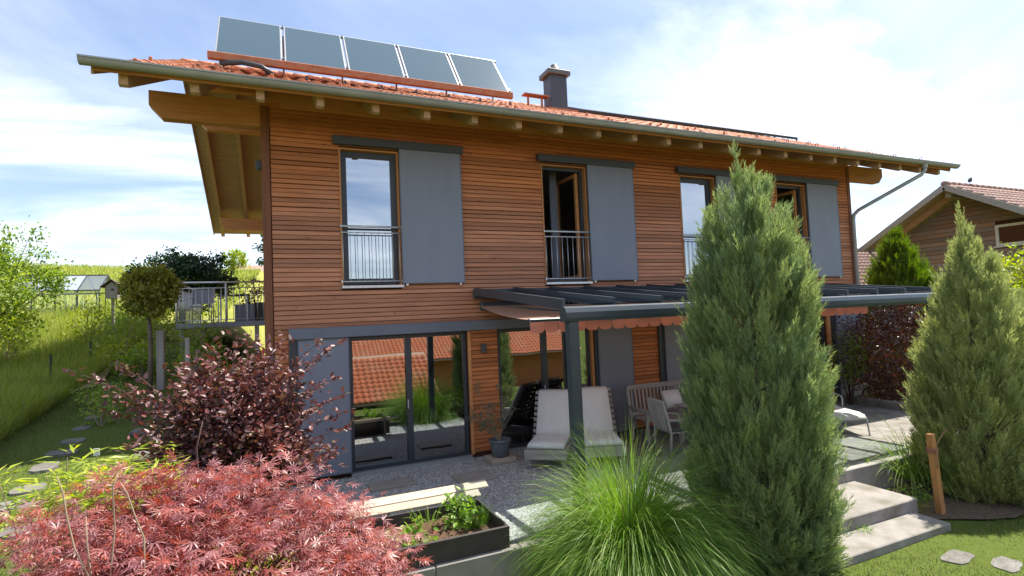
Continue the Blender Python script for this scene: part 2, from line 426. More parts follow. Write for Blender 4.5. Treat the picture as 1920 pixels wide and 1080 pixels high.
def ground_mat():
    m, t, b = _nt('ground_grass')
    n, l = t.nodes.new, t.links.new
    ge = n('ShaderNodeNewGeometry')
    nz = n('ShaderNodeTexNoise'); nz.inputs['Scale'].default_value = 0.35; nz.inputs['Detail'].default_value = 8
    l(ge.outputs['Position'], nz.inputs[0])
    nf = n('ShaderNodeTexNoise'); nf.inputs['Scale'].default_value = 9; nf.inputs['Detail'].default_value = 8; nf.inputs['Roughness'].default_value = 0.7
    l(ge.outputs['Position'], nf.inputs[0])
    # hill meadow is drier and yellower than the mown lawn near the house: by distance from the garden
    sp = n('ShaderNodeSeparateXYZ'); l(ge.outputs['Position'], sp.inputs[0])
    mr = n('ShaderNodeMapRange'); mr.inputs['From Min'].default_value = 6; mr.inputs['From Max'].default_value = 16
    l(sp.outputs['Y'], mr.inputs[0])
    a = n('ShaderNodeMix'); a.data_type = 'RGBA'
    l(nf.outputs[0], a.inputs[0]); a.inputs[6].default_value = (0.055, 0.085, 0.016, 1); a.inputs[7].default_value = (0.115, 0.150, 0.030, 1)
    h = n('ShaderNodeMix'); h.data_type = 'RGBA'
    mr2 = n('ShaderNodeMapRange'); mr2.inputs['From Min'].default_value = 0.3; mr2.inputs['From Max'].default_value = 0.7
    l(nz.outputs[0], mr2.inputs[0])
    l(mr2.outputs[0], h.inputs[0]); h.inputs[6].default_value = (0.225, 0.245, 0.050, 1); h.inputs[7].default_value = (0.31, 0.295, 0.085, 1)
    x = n('ShaderNodeMix'); x.data_type = 'RGBA'
    l(mr.outputs[0], x.inputs[0]); l(a.outputs[2], x.inputs[6]); l(h.outputs[2], x.inputs[7])
    l(x.outputs[2], b.inputs['Base Color'])
    b.inputs['Roughness'].default_value = 0.95
    b.inputs['Specular IOR Level'].default_value = 0.1
    bp = n('ShaderNodeBump'); bp.inputs['Strength'].default_value = 0.8; bp.inputs['Distance'].default_value = 0.05
    l(nf.outputs[0], bp.inputs['Height']); l(bp.outputs[0], b.inputs['Normal'])
    return m


m_ground = ground_mat()

# ---------------------------------------------------------------- mesh helpers


class MB:
    """collects shapes, build() links them as one mesh object"""

    def __init__(s):
        s.v = []; s.f = []; s.smooth = []

    def add(s, v, f, smooth=False):
        o = len(s.v)
        s.v += [tuple(p) for p in v]
        s.f += [tuple(i + o for i in q) for q in f]
        s.smooth += [smooth] * len(f)
        return s

    def box(s, x0, x1, y0, y1, z0, z1, c=0.0):
        if c <= 0:
            v = [(x, y, z) for z in (z0, z1) for y in (y0, y1) for x in (x0, x1)]
            f = [(0, 2, 3, 1), (4, 5, 7, 6), (0, 1, 5, 4), (2, 6, 7, 3), (0, 4, 6, 2), (1, 3, 7, 5)]
            return s.add(v, f)
        return s.hull([(x, y, z) for z in (z0, z1) for y in (y0, y1) for x in (x0, x1)], c)

    def hull(s, pts, c):
        """box given by 8 corners (x fastest, then y, then z), edges chamfered by c"""
        bm = bmesh.new()
        vs_ = [bm.verts.new(p) for p in pts]
        for q in [(0, 2, 3, 1), (4, 5, 7, 6), (0, 1, 5, 4), (2, 6, 7, 3), (0, 4, 6, 2), (1, 3, 7, 5)]:
            bm.faces.new([vs_[i] for i in q])
        bmesh.ops.bevel(bm, geom=bm.edges[:], offset=c, segments=1, affect='EDGES')
        bm.verts.index_update()
        v = [tuple(p.co) for p in bm.verts]
        f = [tuple(p.index for p in q.verts) for q in bm.faces]
        bm.free()
        return s.add(v, f)

    def beam(s, a, b, w, h, up=(0, 0, 1), c=0.0):
        """square bar from a to b, w across, h along up"""
        a, b = Vector(a), Vector(b)
        d = (b - a).normalized()
        x = d.cross(Vector(up))
        if x.length < 1e-5:
            x = d.cross(Vector((1, 0, 0)))
        x.normalize(); u = x.cross(d)
        pts = []
        for e in (u * (-h / 2), u * (h / 2)):
            for q in (a, b):
                for t in (x * (-w / 2), x * (w / 2)):
                    pts.append(tuple(q + t + e))
        if c > 0:
            return s.hull(pts, c)
        return s.add(pts, [(0, 2, 3, 1), (4, 5, 7, 6), (0, 1, 5, 4), (2, 6, 7, 3), (0, 4, 6, 2), (1, 3, 7, 5)])

    def tube(s, pts, r, n=8, cap=True):
        pts = [Vector(p) for p in pts]
        rs = r if hasattr(r, '__len__') else [r] * len(pts)
        rings = []
        ref = None
        for i, p in enumerate(pts):
            d = (pts[min(i + 1, len(pts) - 1)] - pts[max(i - 1, 0)]).normalized()
            if ref is None:
                ref = d.cross(Vector((0, 0, 1)))
                if ref.length < 1e-3:
                    ref = d.cross(Vector((1, 0, 0)))
            x = (ref - d * ref.dot(d)).normalized(); ref = x
            y = d.cross(x)
            rings.append([p + (x * math.cos(t) + y * math.sin(t)) * rs[i] for t in [2 * math.pi * k / n for k in range(n)]])
        v = [q for rg in rings for q in rg]
        f = []
        for i in range(len(pts) - 1):
            for k in range(n):
                f.append((i * n + k, i * n + (k + 1) % n, (i + 1) * n + (k + 1) % n, (i + 1) * n + k))
        if cap:
            f.append(tuple(range(n - 1, -1, -1))); f.append(tuple((len(pts) - 1) * n + k for k in range(n)))
        return s.add(v, f, True)

    def lathe(s, prof, c=(0, 0, 0), n=20):
        v, f = [], []
        for r_, z in prof:
            for k in range(n):
                t = 2 * math.pi * k / n
                v.append((c[0] + r_ * math.cos(t), c[1] + r_ * math.sin(t), c[2] + z))
        for i in range(len(prof) - 1):
            for k in range(n):
                f.append((i * n + k, i * n + (k + 1) % n, (i + 1) * n + (k + 1) % n, (i + 1) * n + k))
        return s.add(v, f, True)

    def prism(s, poly, axis, a, b):
        """polygon (2-D) extruded along axis 'x','y','z' from a to b"""
        n = len(poly)

        def mk(p, t):
            return {'x': (t, p[0], p[1]), 'y': (p[0], t, p[1]), 'z': (p[0], p[1], t)}[axis]
        v = [mk(p, a) for p in poly] + [mk(p, b) for p in poly]
        f = [tuple(range(n)), tuple(range(2 * n - 1, n - 1, -1))]
        for k in range(n):
            f.append((k, n + k, n + (k + 1) % n, (k + 1) % n))
        return s.add(v, f)

    def mesh(s, name, m):
        me = bpy.data.meshes.new(name)
        me.from_pydata(s.v, [], s.f)
        bm = bmesh.new(); bm.from_mesh(me)
        bmesh.ops.recalc_face_normals(bm, faces=bm.faces[:])
        bm.to_mesh(me); bm.free()
        if any(s.smooth):
            me.polygons.foreach_set('use_smooth', s.smooth)
        me.materials.append(m)
        me.update()
        return me

    def build(s, name, m, parent=None, loc=None, rz=0):
        o = bpy.data.objects.new(name, s.mesh(name, m))
        COL.objects.link(o)
        if parent:
            o.parent = parent
        if loc:
            o.location = loc
        if rz:
            o.rotation_euler.z = rz
        return o


def tag(o, label=None, cat=None, group=None, kind=None):
    if label:
        o['label'] = label
    if cat:
        o['category'] = cat
    if group:
        o['group'] = group
    if kind:
        o['kind'] = kind
    return o


def empty(name, loc=(0, 0, 0), label=None, cat=None, group=None, rz=0):
    o = bpy.data.objects.new(name, None)
    COL.objects.link(o)
    o.location = loc
    o.rotation_euler.z = rz
    o.empty_display_size = 0.2
    return tag(o, label, cat, group)


def inst(me, name, parent=None, loc=(0, 0, 0), rot=None, mtx=None):
    o = bpy.data.objects.new(name, me)
    COL.objects.link(o)
    if parent:
        o.parent = parent
    if mtx is not None:
        o.matrix_basis = mtx
    else:
        o.location = loc
        if rot:
            o.rotation_euler = rot
    return o


# ------ numpy foliage helpers


def np_mesh(name, V, F, rnd, m, smooth=False):
    """V (n,3), F (m,k) equal-size faces"""
    me = bpy.data.meshes.new(name)
    V = np.asarray(V, np.float32); F = np.asarray(F, np.int32)
    nf, k = F.shape
    me.vertices.add(len(V)); me.vertices.foreach_set('co', V.ravel())
    me.loops.add(nf * k); me.loops.foreach_set('vertex_index', F.ravel())
    me.polygons.add(nf)
    me.polygons.foreach_set('loop_start', np.arange(0, nf * k, k, dtype=np.int32))
    me.polygons.foreach_set('loop_total', np.full(nf, k, np.int32))
    if smooth:
        me.polygons.foreach_set('use_smooth', np.ones(nf, bool))
    me.update(calc_edges=True)
    at = me.attributes.new('rnd', 'FLOAT', 'POINT')
    at.data.foreach_set('value', np.asarray(rnd, np.float32))
    me.materials.append(m)
    return me


def np_obj(name, V, F, rnd, m, parent=None, smooth=False):
    o = bpy.data.objects.new(name, np_mesh(name, V, F, rnd, m, smooth))
    COL.objects.link(o)
    if parent:
        o.parent = parent
    return o


def norm(a):
    return a / np.maximum(np.linalg.norm(a, axis=-1, keepdims=True), 1e-9)


def basis(axis, nrm):
    """rows -> (N,3,3) with columns x=axis, y, z≈nrm"""
    x = norm(axis)
    y = norm(np.cross(nrm, x))
    z = np.cross(x, y)
    return np.stack([x, y, z], axis=2)


def scatter(tv, tf, pos, B, scale, rnd):
    tv = np.asarray(tv, float); tf = np.asarray(tf, int)
    n, k = len(pos), len(tv)
    sc = np.asarray(scale, float)
    if sc.ndim == 1:
        sc = sc[:, None, None]
    V = np.einsum('nij,kj->nki', B, tv) * sc + pos[:, None, :]
    F = tf[None] + (np.arange(n) * k)[:, None, None]
    return V.reshape(-1, 3), F.reshape(-1, tf.shape[1]), np.repeat(rnd, k)


def rdir(n, up=0.0, rng=None):
    r = (rng or RNG).normal(size=(n, 3))
    r = norm(r); r[:, 2] += up
    return norm(r)


# leaf templates (triangles), axis +X, face +Z, length 1
OVAL_V = [(0, 0, 0), (0.35, 0.27, 0.05), (0.35, 0, -0.03), (0.35, -0.27, 0.05), (0.75, 0.20, 0.03), (0.75, -0.20, 0.03), (1, 0, -0.08)]
OVAL_F = [(0, 2, 1), (0, 3, 2), (1, 2, 4), (2, 6, 4), (2, 5, 6), (3, 5, 2)]
LANCE_V = [(0, 0, 0), (0.3, 0.07, 0.02), (0.3, -0.07, 0.02), (1, 0, -0.15)]
LANCE_F = [(0, 2, 1), (1, 2, 3)]


def maple_template(rng, lobes=7, w=0.044):
    v, f = [], []
    for i in range(lobes):
        a = (i - (lobes - 1) / 2) / (lobes - 1) * R(210) + rng.normal() * 0.06
        L = (1.0 - 0.45 * (abs(i - (lobes - 1) / 2) / ((lobes - 1) / 2)) ** 1.4) * rng.uniform(0.9, 1.1)
        ca, sa = math.cos(a), math.sin(a)
        dr = rng.uniform(-0.30, -0.10)
        o = len(v)
        for x, y, z in ((0, 0, 0), (0.45 * L, w * 1.25, 0.03 + dr * 0.25), (0.45 * L, -w * 1.25, 0.03 + dr * 0.25), (0.75 * L, w, dr * 0.6), (0.75 * L, -w, dr * 0.6), (L, 0, dr)):
            v.append((x * ca - y * sa, x * sa + y * ca, z))
        f += [(o, o + 2, o + 1), (o + 1, o + 2, o + 3), (o + 2, o + 4, o + 3), (o + 3, o + 4, o + 5)]
    return v, f


def spray_template(rng, k=15, spread=0.40, w=0.022):
    """upright conifer plume along +X: a stem with short side twigs; third value is the tip weight per vertex"""
    v, f, tip = [], [], []
    for i in range(k):
        t = i / (k - 1)
        base = np.array([0.74 * t, 0, 0])
        an = i * 2.4 + rng.uniform(-0.4, 0.4)
        sp = spread * (1.05 - 0.6 * t)
        out_ = np.array([1.0, sp * math.cos(an) * 1.7, sp * math.sin(an) * 1.7])
        out_ /= np.linalg.norm(out_)
        L = rng.uniform(0.26, 0.40) * (1 - 0.25 * t)
        side = np.cross(out_, rng.normal(size=3)); side /= np.linalg.norm(side)
        ww = w * rng.uniform(0.8, 1.3)
        o = len(v)
        v += [tuple(base - side * ww * 0.7), tuple(base + side * ww * 0.7), tuple(base + out_ * L * 0.6 + side * ww), tuple(base + out_ * L)]
        f += [(o, o + 1, o + 2), (o, o + 2, o + 3)]
        tip += [0.0, 0.0, 0.3 + 0.3 * t, 0.5 + 0.5 * t]
    return v, f, np.array(tip)


def ribbons(base, dirn, length, width, droop, rng, seg=3, rnd=None):
    """curved blades: base (n,3), initial direction, length, width, droop (fraction bending down)"""
    n = len(base)
    side = norm(np.cross(dirn, np.array([0, 0, 1.0])) + rng.normal(size=(n, 3)) * 0.15)
    pts = [base]
    d = dirn.copy()
    p = base.copy()
    for i in range(seg):
        p = p + d * (length / seg)[:, None]
        pts.append(p)
        d = norm(d + np.stack([np.zeros(n), np.zeros(n), -droop * (1 + i * 0.5)], 1))
    V = []
    for i, q in enumerate(pts[:-1]):
        ww = (width * (1 - 0.75 * (i / seg) ** 1.5))[:, None]
        V += [q - side * ww / 2, q + side * ww / 2]
    V.append(pts[-1])
    k = len(V)
    V = np.stack(V, 1).reshape(-1, 3)
    T = []
    for i in range(seg - 1):
        a = 2 * i
        T += [(a, a + 1, a + 3), (a, a + 3, a + 2)]
    T.append((2 * (seg - 1), 2 * (seg - 1) + 1, 2 * seg))
    F = (np.array(T)[None] + (np.arange(n) * k)[:, None, None]).reshape(-1, 3)
    return V, F, np.repeat(rng.random(n) if rnd is None else rnd, k)


def join_np(parts):
    V, F, A, o = [], [], [], 0
    for v, f, a in parts:
        V.append(v); F.append(f + o); A.append(a); o += len(v)
    return np.concatenate(V), np.concatenate(F), np.concatenate(A)

# ---------------------------------------------------------------- terrain


def sstep(a, b, x):
    t = np.clip((x - a) / (b - a), 0, 1)
    return t * t * (3 - 2 * t)


def gz(x, y):
    x = np.asarray(x, float); y = np.asarray(y, float)
    left = np.where(y < 4, 1.09 + 0.08 * (y + 3.5), 1.69 + 0.13 * (y - 4))
    left = np.where(y > 62, 1.69 + 0.13 * 58 - 0.02 * (y - 62), left)
    left = left + 0.035 * np.clip(-x - 3.4, 0, 25) * sstep(-6, 4, y)
    right = np.where(y < 1, -0.45, -0.45 + 0.12 * (y - 1))
    right = np.where(y > 62, -0.45 + 0.12 * 61 - 0.02 * (y - 62), right)
    left = left - 0.13 * np.clip(-y - 10.5, 0, 30)
    right = right - 0.12 * np.clip(-y - 7.0, 0, 30)
    k = sstep(-5.8, -7.5, y)
    t = sstep(-1.7, 0.1 + 0 * y, x) * (1 - k) + sstep(-1.3, 2.4 + 0 * y, x) * k
    z = left * (1 - t) + right * t
    return z


def grid_axis(lo, hi, dense_lo, dense_hi, d):
    a = list(np.arange(dense_lo, dense_hi + 1e-6, d))
    s, v = d, dense_hi
    while v < hi:
        s *= 1.25; v += s; a.append(min(v, hi))
    s, v = d, dense_lo
    while v > lo:
        s *= 1.25; v -= s; a.insert(0, max(v, lo))
    return np.array(a)


gx = grid_axis(-700, 700, -12, 14, 0.2)
gy = grid_axis(-500, 900, -12, 16, 0.22)
GX, GY = np.meshgrid(gx, gy)
GZ = gz(GX, GY)
_n = np.sin(GX * 1.7 + GY * 0.9) * np.cos(GY * 1.3 - GX * 0.6) * 0.018 + np.sin(GX * 0.31 + 2) * np.sin(GY * 0.23) * 0.10 * sstep(8, 20, GY)
GZ = GZ + _n
nx_, ny_ = len(gx), len(gy)
idx = np.arange(nx_ * ny_).reshape(ny_, nx_)
F_ = np.stack([idx[:-1, :-1], idx[:-1, 1:], idx[1:, 1:], idx[1:, :-1]], -1).reshape(-1, 4)
g = np_obj('ground', np.stack([GX, GY, GZ], -1).reshape(-1, 3), F_, np.zeros(nx_ * ny_), m_ground, smooth=True)
tag(g, kind='structure')

# lawn and meadow blades: nobody could count them
rng = np.random.default_rng(11)


def blades(name, xs, ys, h, w, droop, m, label, spread=0.35, seg=2, mask=None, tuft=0.0):
    n = len(xs)
    base = np.stack([xs, ys, gz(xs, ys) - 0.01], 1)
    d = norm(np.stack([rng.normal(size=n) * spread, rng.normal(size=n) * spread, np.ones(n)], 1))
    V, F, A = ribbons(base, d, h, w, np.full(n, droop) * rng.uniform(0.4, 1.4, n), rng, seg)
    o = np_obj(name, V, F, A, m)
    tag(o, label, 'grass', kind='stuff')
    return o


n = 42000
xs = rng.uniform(-4.0, -0.7, n); ys = rng.uniform(-5.5, 9, n) ** 1.0
keep = (xs > -3.35 - 0.05 * (ys + 1)) & (xs < -1.0 + 0.03 * ys)
xs, ys = xs[keep], ys[keep]
blades('lawn', xs, ys, rng.uniform(0.03, 0.075, len(xs)), rng.uniform(0.005, 0.010, len(xs)), 0.3, lm_lawn,
       'mown lawn strip with stepping stones left of the house', 0.5)
n = 30000
xs = rng.uniform(3.6, 11, n); ys = rng.uniform(-8.2, -4.9, n)
keep = (ys < -5.52 + 0.5 * (xs < 6.2)) & ~((xs > 8.08) & (ys > -5.15 - 0.75 * (1 - np.exp(-(xs - 8.3).clip(0) * 0.8)) + rng.normal(size=n) * 0.09))
xs, ys = xs[keep], ys[keep]
blades('lawn', xs, ys, rng.uniform(0.03, 0.07, len(xs)), rng.uniform(0.005, 0.010, len(xs)), 0.3, lm_lawn,
       'lawn in front of the concrete steps', 0.5)
# tall meadow behind the fence line
n = 75000
ys = -5.5 + 21.5 * rng.random(n) ** 1.35
xs = -3.30 - 0.05 * (ys + 1) - rng.random(n) ** 1.6 * (3.2 + 0.42 * (ys + 5.5))
cl = 0.5 + 0.5 * np.sin(xs * 2.3 + np.sin(ys * 1.7) * 2) * np.cos(ys * 1.9 + xs)
hh = (0.30 + 0.34 * cl) * rng.uniform(0.6, 1.15, n)
blades('meadow_grass', xs, ys, hh, rng.uniform(0.006, 0.013, n), 0.28, lm_meadow, 'tall unmown meadow grass beyond the fence on the left', 0.28, 3)
n = 26000
ys = 14 + 48 * rng.random(n) ** 0.8
xs = -2 - rng.random(n) * (6 + 0.6 * ys)
blades('hill_grass', xs, ys, rng.uniform(0.25, 0.55, n), rng.uniform(0.03, 0.07, n), 0.25, lm_meadow, 'sunlit yellow green grass on the hill behind the garden', 0.4, 2)

# trodden path on the slope
pm = MB()
pp_ = []
for i in range(14):
    y = 2.6 + i * 0.9
    x = -3.42 - 0.115 * (y - 2.6) + 0.05 * math.sin(i * 1.3)
    w = 0.17
    pp_ += [(x - w, y, float(gz(x - w, y)) + 0.03), (x + w, y, float(gz(x + w, y)) + 0.03)]
pm.add(pp_, [(2 * i, 2 * i + 1, 2 * i + 3, 2 * i + 2) for i in range(13)], True)
tag(pm.build('path', m_path), kind='structure')

# stepping stones in the lawn
rs = random.Random(3)


def stone(name, cx, cy, rx, ry, label, group, rot=0.0, lift=0.018):
    mb = MB()
    k = 20
    top, bot = [], []
    for i in range(k):
        a = 2 * math.pi * i / k
        q = (abs(math.cos(a)) ** 4 + abs(math.sin(a)) ** 4) ** -0.25 * rs.uniform(0.92, 1.06) * (1 + 0.07 * math.sin(2.3 * a + cx * 9))
        x = rx * q * math.cos(a); y = ry * q * math.sin(a)
        x, y = x * math.cos(rot) - y * math.sin(rot), x * math.sin(rot) + y * math.cos(rot)
        zz = float(gz(cx + x, cy + y)) - float(gz(cx, cy))
        top.append((x, y, zz + lift)); bot.append((x * 1.06, y * 1.06, zz - 0.05))
    mb.add(top + bot, [tuple(range(k))] + [(i, k + i, k + (i + 1) % k, (i + 1) % k) for i in range(k)])
    o = mb.build(name, m_stone, None, (cx, cy, float(gz(cx, cy)) + 0.012))
    return tag(o, label, 'stone', group)


def lawn_hit(px, py):
    d = FW * 1000 + RT * (px - 960) + UP * (540 - py)
    t = 0.001
    p = CAM.copy()
    while t < 0.08:
        p = CAM + d * t
        if p.z < float(gz(p.x, p.y)):
            break
        t += 0.00002
    return p


SCL = 0.82
names = ['nearest the maple', 'second from the maple', 'third from the maple', 'fourth from the maple', 'fifth from the maple',
         'sixth from the maple', 'seventh from the maple', 'farthest up the lawn']
for i, (px, py, w, h) in enumerate(((30, 1002, 0.17, 0.13), (18, 955, 0.20, 0.12), (54, 921, 0.17, 0.13), (84, 880, 0.15, 0.17), (117, 852, 0.20, 0.12), (137, 831, 0.16, 0.12), (153, 806, 0.12, 0.12), (175, 786, 0.12, 0.12))):
    p = lawn_hit(px, py)
    stone('stepping_stone', p.x, p.y, w * SCL, h * SCL, 'flat grey stepping stone in the left lawn, ' + names[i], 'stepping stones in the left lawn', rs.uniform(-0.3, 0.3))
for px, py, w, h, lb in ((1795, 1047, 0.22, 0.12, 'pale flat stone in the lawn below the concrete steps'), (1888, 1062, 0.20, 0.12, 'pale flat stone at the right edge of the lawn')):
    p = lawn_hit(px, py)
    stone('stepping_stone', p.x, p.y, w, h, lb, 'flat stones in the front lawn', 0.2, 0.008)

# ---------------------------------------------------------------- terrace
TY = -4.12      # front edge
terr = tag(MB().box(-0.15, 14.6, TY + 0.22, 0.35, -0.6, -0.07).build('terrace', m_gravelbed), kind='structure')
pav = []
for i in range(9):
    x0 = 5.35 + i * 1.0
    for j in range(4):
        y1 = 0.02 - j * 0.975
        pav.append((x0, x0 + 0.992, y1 - 0.967, y1))
for x0, x1, y0, y1 in pav:
    MB().box(x0, x1, max(y0, TY + 0.235), y1, -0.08, rs.uniform(-0.004, 0.0), 0.006).build('paver', m_paver, terr)
for x0, x1, y0, y1 in ((1.25, 1.95, -1.05, -0.65), (2.60, 3.25, -1.45, -0.95), (3.42, 4.0, -0.72, -0.28), (0.55, 1.1, -2.0, -1.5)):
    MB().box(x0, x1, y0, y1, -0.08, -0.028, 0.008).build('inlaid_slab', m_slabst, terr)
# gravel stones
n = 26000
xs = rng.uniform(-0.1, 5.32, n); ys = rng.uniform(TY + 0.24, 0.0, n)
keep = np.ones(n, bool)
for x0, x1, y0, y1 in ((1.25, 1.95, -1.05, -0.65), (2.60, 3.25, -1.45, -0.95), (3.42, 4.0, -0.72, -0.28), (0.45, 2.36, -4.1, -3.02)):
    keep &= ~((xs > x0) & (xs < x1) & (ys > y0) & (ys < y1))
xs, ys = xs[keep], ys[keep]
OCT_V = [(1, 0, 0), (0, 1, 0), (-1, 0, 0), (0, -1, 0), (0, 0, 0.6)]
OCT_F = [(0, 1, 4), (1, 2, 4), (2, 3, 4), (3, 0, 4)]
pos = np.stack([xs, ys, np.full(len(xs), -0.072)], 1)
B = basis(rdir(len(xs), 0, rng) * np.array([1, 1, 0.25]), np.tile([0, 0, 1.0], (len(xs), 1)))
V, F, A = scatter(OCT_V, OCT_F, pos, B, rng.uniform(0.010, 0.024, len(xs)), rng.random(len(xs)))
tag(np_obj('gravel', V, F, A, m_gravel), 'loose grey gravel on the terrace outside the glass doors', 'gravel', kind='stuff')

rw = empty('retaining_wall', (5, TY, -0.5), 'low grey concrete retaining wall along the front of the terrace', 'wall')
x = -0.15
i = 0
while x < 11.6:
    w = [1.55, 1.0, 1.0, 1.0][i % 4] if i else 1.62
    x1 = min(x + w, 11.6)
    MB().box(x - 5, x1 - 0.007 - 5, 0, 0.22, -0.35, 0.5 + rs.uniform(-0.003, 0.003), 0.012).build('wall_block', m_conc, rw)
    x = x1; i += 1
st = empty('garden_steps', (7.2, TY - 0.4, -0.5), 'two broad concrete steps leading up to the terrace', 'steps')
MB().box(-0.95, 0.98, -0.52, 0.398, -0.2, 0.32, 0.012).build('step', m_paver, st)
MB().box(-1.35, 0.86, -0.98, -0.522, -0.25, 0.155, 0.012).build('step', m_paver, st)
# planting strip of bark mulch right of the steps
mm = MB()
ring = [(8.22, -4.14), (8.2, -4.8), (8.25, -5.2)] + [(8.3 + 0.15 * i, -5.25 - 0.75 * (1 - math.exp(-i * 0.12)) + rs.uniform(-0.07, 0.07)) for i in range(1, 40)] + [(14.2, -4.14)]
vz = [(x, y, float(gz(x, y)) + 0.022) for x, y in ring]
mm.add(vz, [tuple(range(len(vz)))])
tag(mm.build('planting_bed', m_mulch), kind='structure')
kb = MB().box(13.35, 13.55, -4.1, -0.3, -0.2, 0.16, 0.01).build('curb_wall', m_conc)
tag(kb, 'low concrete curb at the far end of the terrace below the dark red bush', 'curb')

# ---------------------------------------------------------------- house
HX0, HX1, HD = -0.24, 14.80, 11.4
house = empty('timber_house', (0, 0, 0), 'two storey timber clad house with slatted larch facade and tiled roof', 'house')
OPEN_UP = [(1.01, 2.07), (5.05, 6.13), (8.70, 9.78), (11.87, 12.95)]
UZ0, UZ1 = 3.26, 5.76
OPEN_LO = [(1.08, 3.30), (3.92, 6.12), (9.2, 11.6), (12.2, 13.45)]
LZ1 = 2.36
openings = [(a, b, UZ0, UZ1) for a, b in OPEN_UP] + [(a, b, 0.0, LZ1) for a, b in OPEN_LO]


def wall_cells(mb, x0, x1, z0, z1, ops, y0, y1):
    xs = sorted({x0, x1} | {o[0] for o in ops} | {o[1] for o in ops})
    for a, b in zip(xs[:-1], xs[1:]):
        cover = sorted([(o[2], o[3]) for o in ops if o[0] <= a + 1e-6 and o[1] >= b - 1e-6])
        z = z0
        for c, d in cover:
            if c > z + 1e-6:
                mb.box(a, b, y0, y1, z, c)
            z = max(z, d)
        if z < z1 - 1e-6:
            mb.box(a, b, y0, y1, z, z1)
    return mb


m_back = mat('facade_backing', (0.075, 0.034, 0.020), (0.05, 0.024, 0.014), scale=5, rough=0.9)
wall_cells(MB(), HX0, HX1, -0.3, 6.36, openings, 0.045, 0.40).build('wall', m_back, house)
w2 = MB()
w2.box(HX0, HX0 + 0.3, 0.40, HD, -0.3, 6.36)
w2.box(HX1 - 0.3, HX1, 0.40, HD, -0.3, 6.36)
w2.box(HX0, HX1, HD, HD + 0.3, -0.3, 6.36)
# gable triangles
SL = 0.464
ZT = lambda y: 6.15 + SL * (y + 1.35)
RY = 5.70                                    # ridge line
for x0 in (HX0, HX1 - 0.3):
    w2.prism([(0.0, 6.36), (HD + 0.3, 6.36), (HD + 0.3, 6.45), (RY, ZT(RY) - 0.30), (0.0, 6.45)], 'x', x0, x0 + 0.3)
w2.build('side_wall', m_slat, house)
inn = MB()
inn.box(HX0 + 0.31, HX1 - 0.31, 0.41, 5.0, 2.72, 3.10)
inn.box(HX0 + 0.31, HX1 - 0.31, 5.0, 5.15, 0.0, 6.3)
inn.box(HX0 + 0.31, HX1 - 0.31, 0.41, 5.0, 6.0, 6.1)
for xx in (3.6, 7.9, 11.7):
    inn.box(xx, xx + 0.12, 0.42, 4.99, 0.0, 2.71); inn.box(xx - 0.1, xx, 0.42, 4.99, 3.11, 5.99)
inn.build('inner_wall', m_plaster, house)
fl = MB()
fl.box(HX0 + 0.31, HX1 - 0.31, 0.20, 4.99, -0.2, 0.0)
fl.build('inner_floor', m_floor, house)

# slats: every board its own piece
pitch = 0.0812
row = 0
z = 0.03
while z < 6.34:
    zt = z + pitch - 0.012
    segs = [(-0.10, HX1 - 0.12)]
    for o in openings:
        if o[2] - 0.03 < zt and o[3] + 0.03 > z:
            ns = []
            for a, b in segs:
                if o[1] <= a or o[0] >= b:
                    ns.append((a, b)); continue
                if o[0] - a > 0.05:
                    ns.append((a, o[0]))
                if b - o[1] > 0.05:
                    ns.append((o[1], b))
            segs = ns
    for a, b in segs:
        cuts = [a]
        while b - cuts[-1] > 6.4:
            cuts.append(cuts[-1] + rs.uniform(4.2, 5.6))
        cuts.append(b)
        for c0, c1 in zip(cuts[:-1], cuts[1:]):
            j = rs.uniform(-0.003, 0.003); j2 = rs.uniform(-0.003, 0.002)
            xm = (c0 + c1) / 2; hl = (c1 - c0) / 2 - 0.0015
            mb = MB().prism([(0.004 + j, 0.0), (0.000 + j, 0.005), (0.006 + j, pitch - 0.014 + j2), (0.011 + j, pitch - 0.0085 + j2), (0.036, pitch - 0.006), (0.030, 0.001)], 'x', -hl, hl)
            mb.build('slat', m_slat, house, (xm, 0, z + j2))
    z += pitch; row += 1
for x0, x1 in ((HX0 - 0.004, HX0 + 0.128), (HX1 - 0.115, HX1 + 0.004)):
    MB().box(x0, x1, -0.014, 0.044, -0.05, 6.37, 0.006).build('corner_board', m_corner, house)


def frame(mb, x0, x1, z0, z1, y0, y1, w):
    mb.box(x0, x0 + w, y0, y1, z0, z1); mb.box(x1 - w, x1, y0, y1, z0, z1)
    mb.box(x0 + w, x1 - w, y0, y1, z0, z0 + w); mb.box(x0 + w, x1 - w, y0, y1, z1 - w, z1)
    return mb


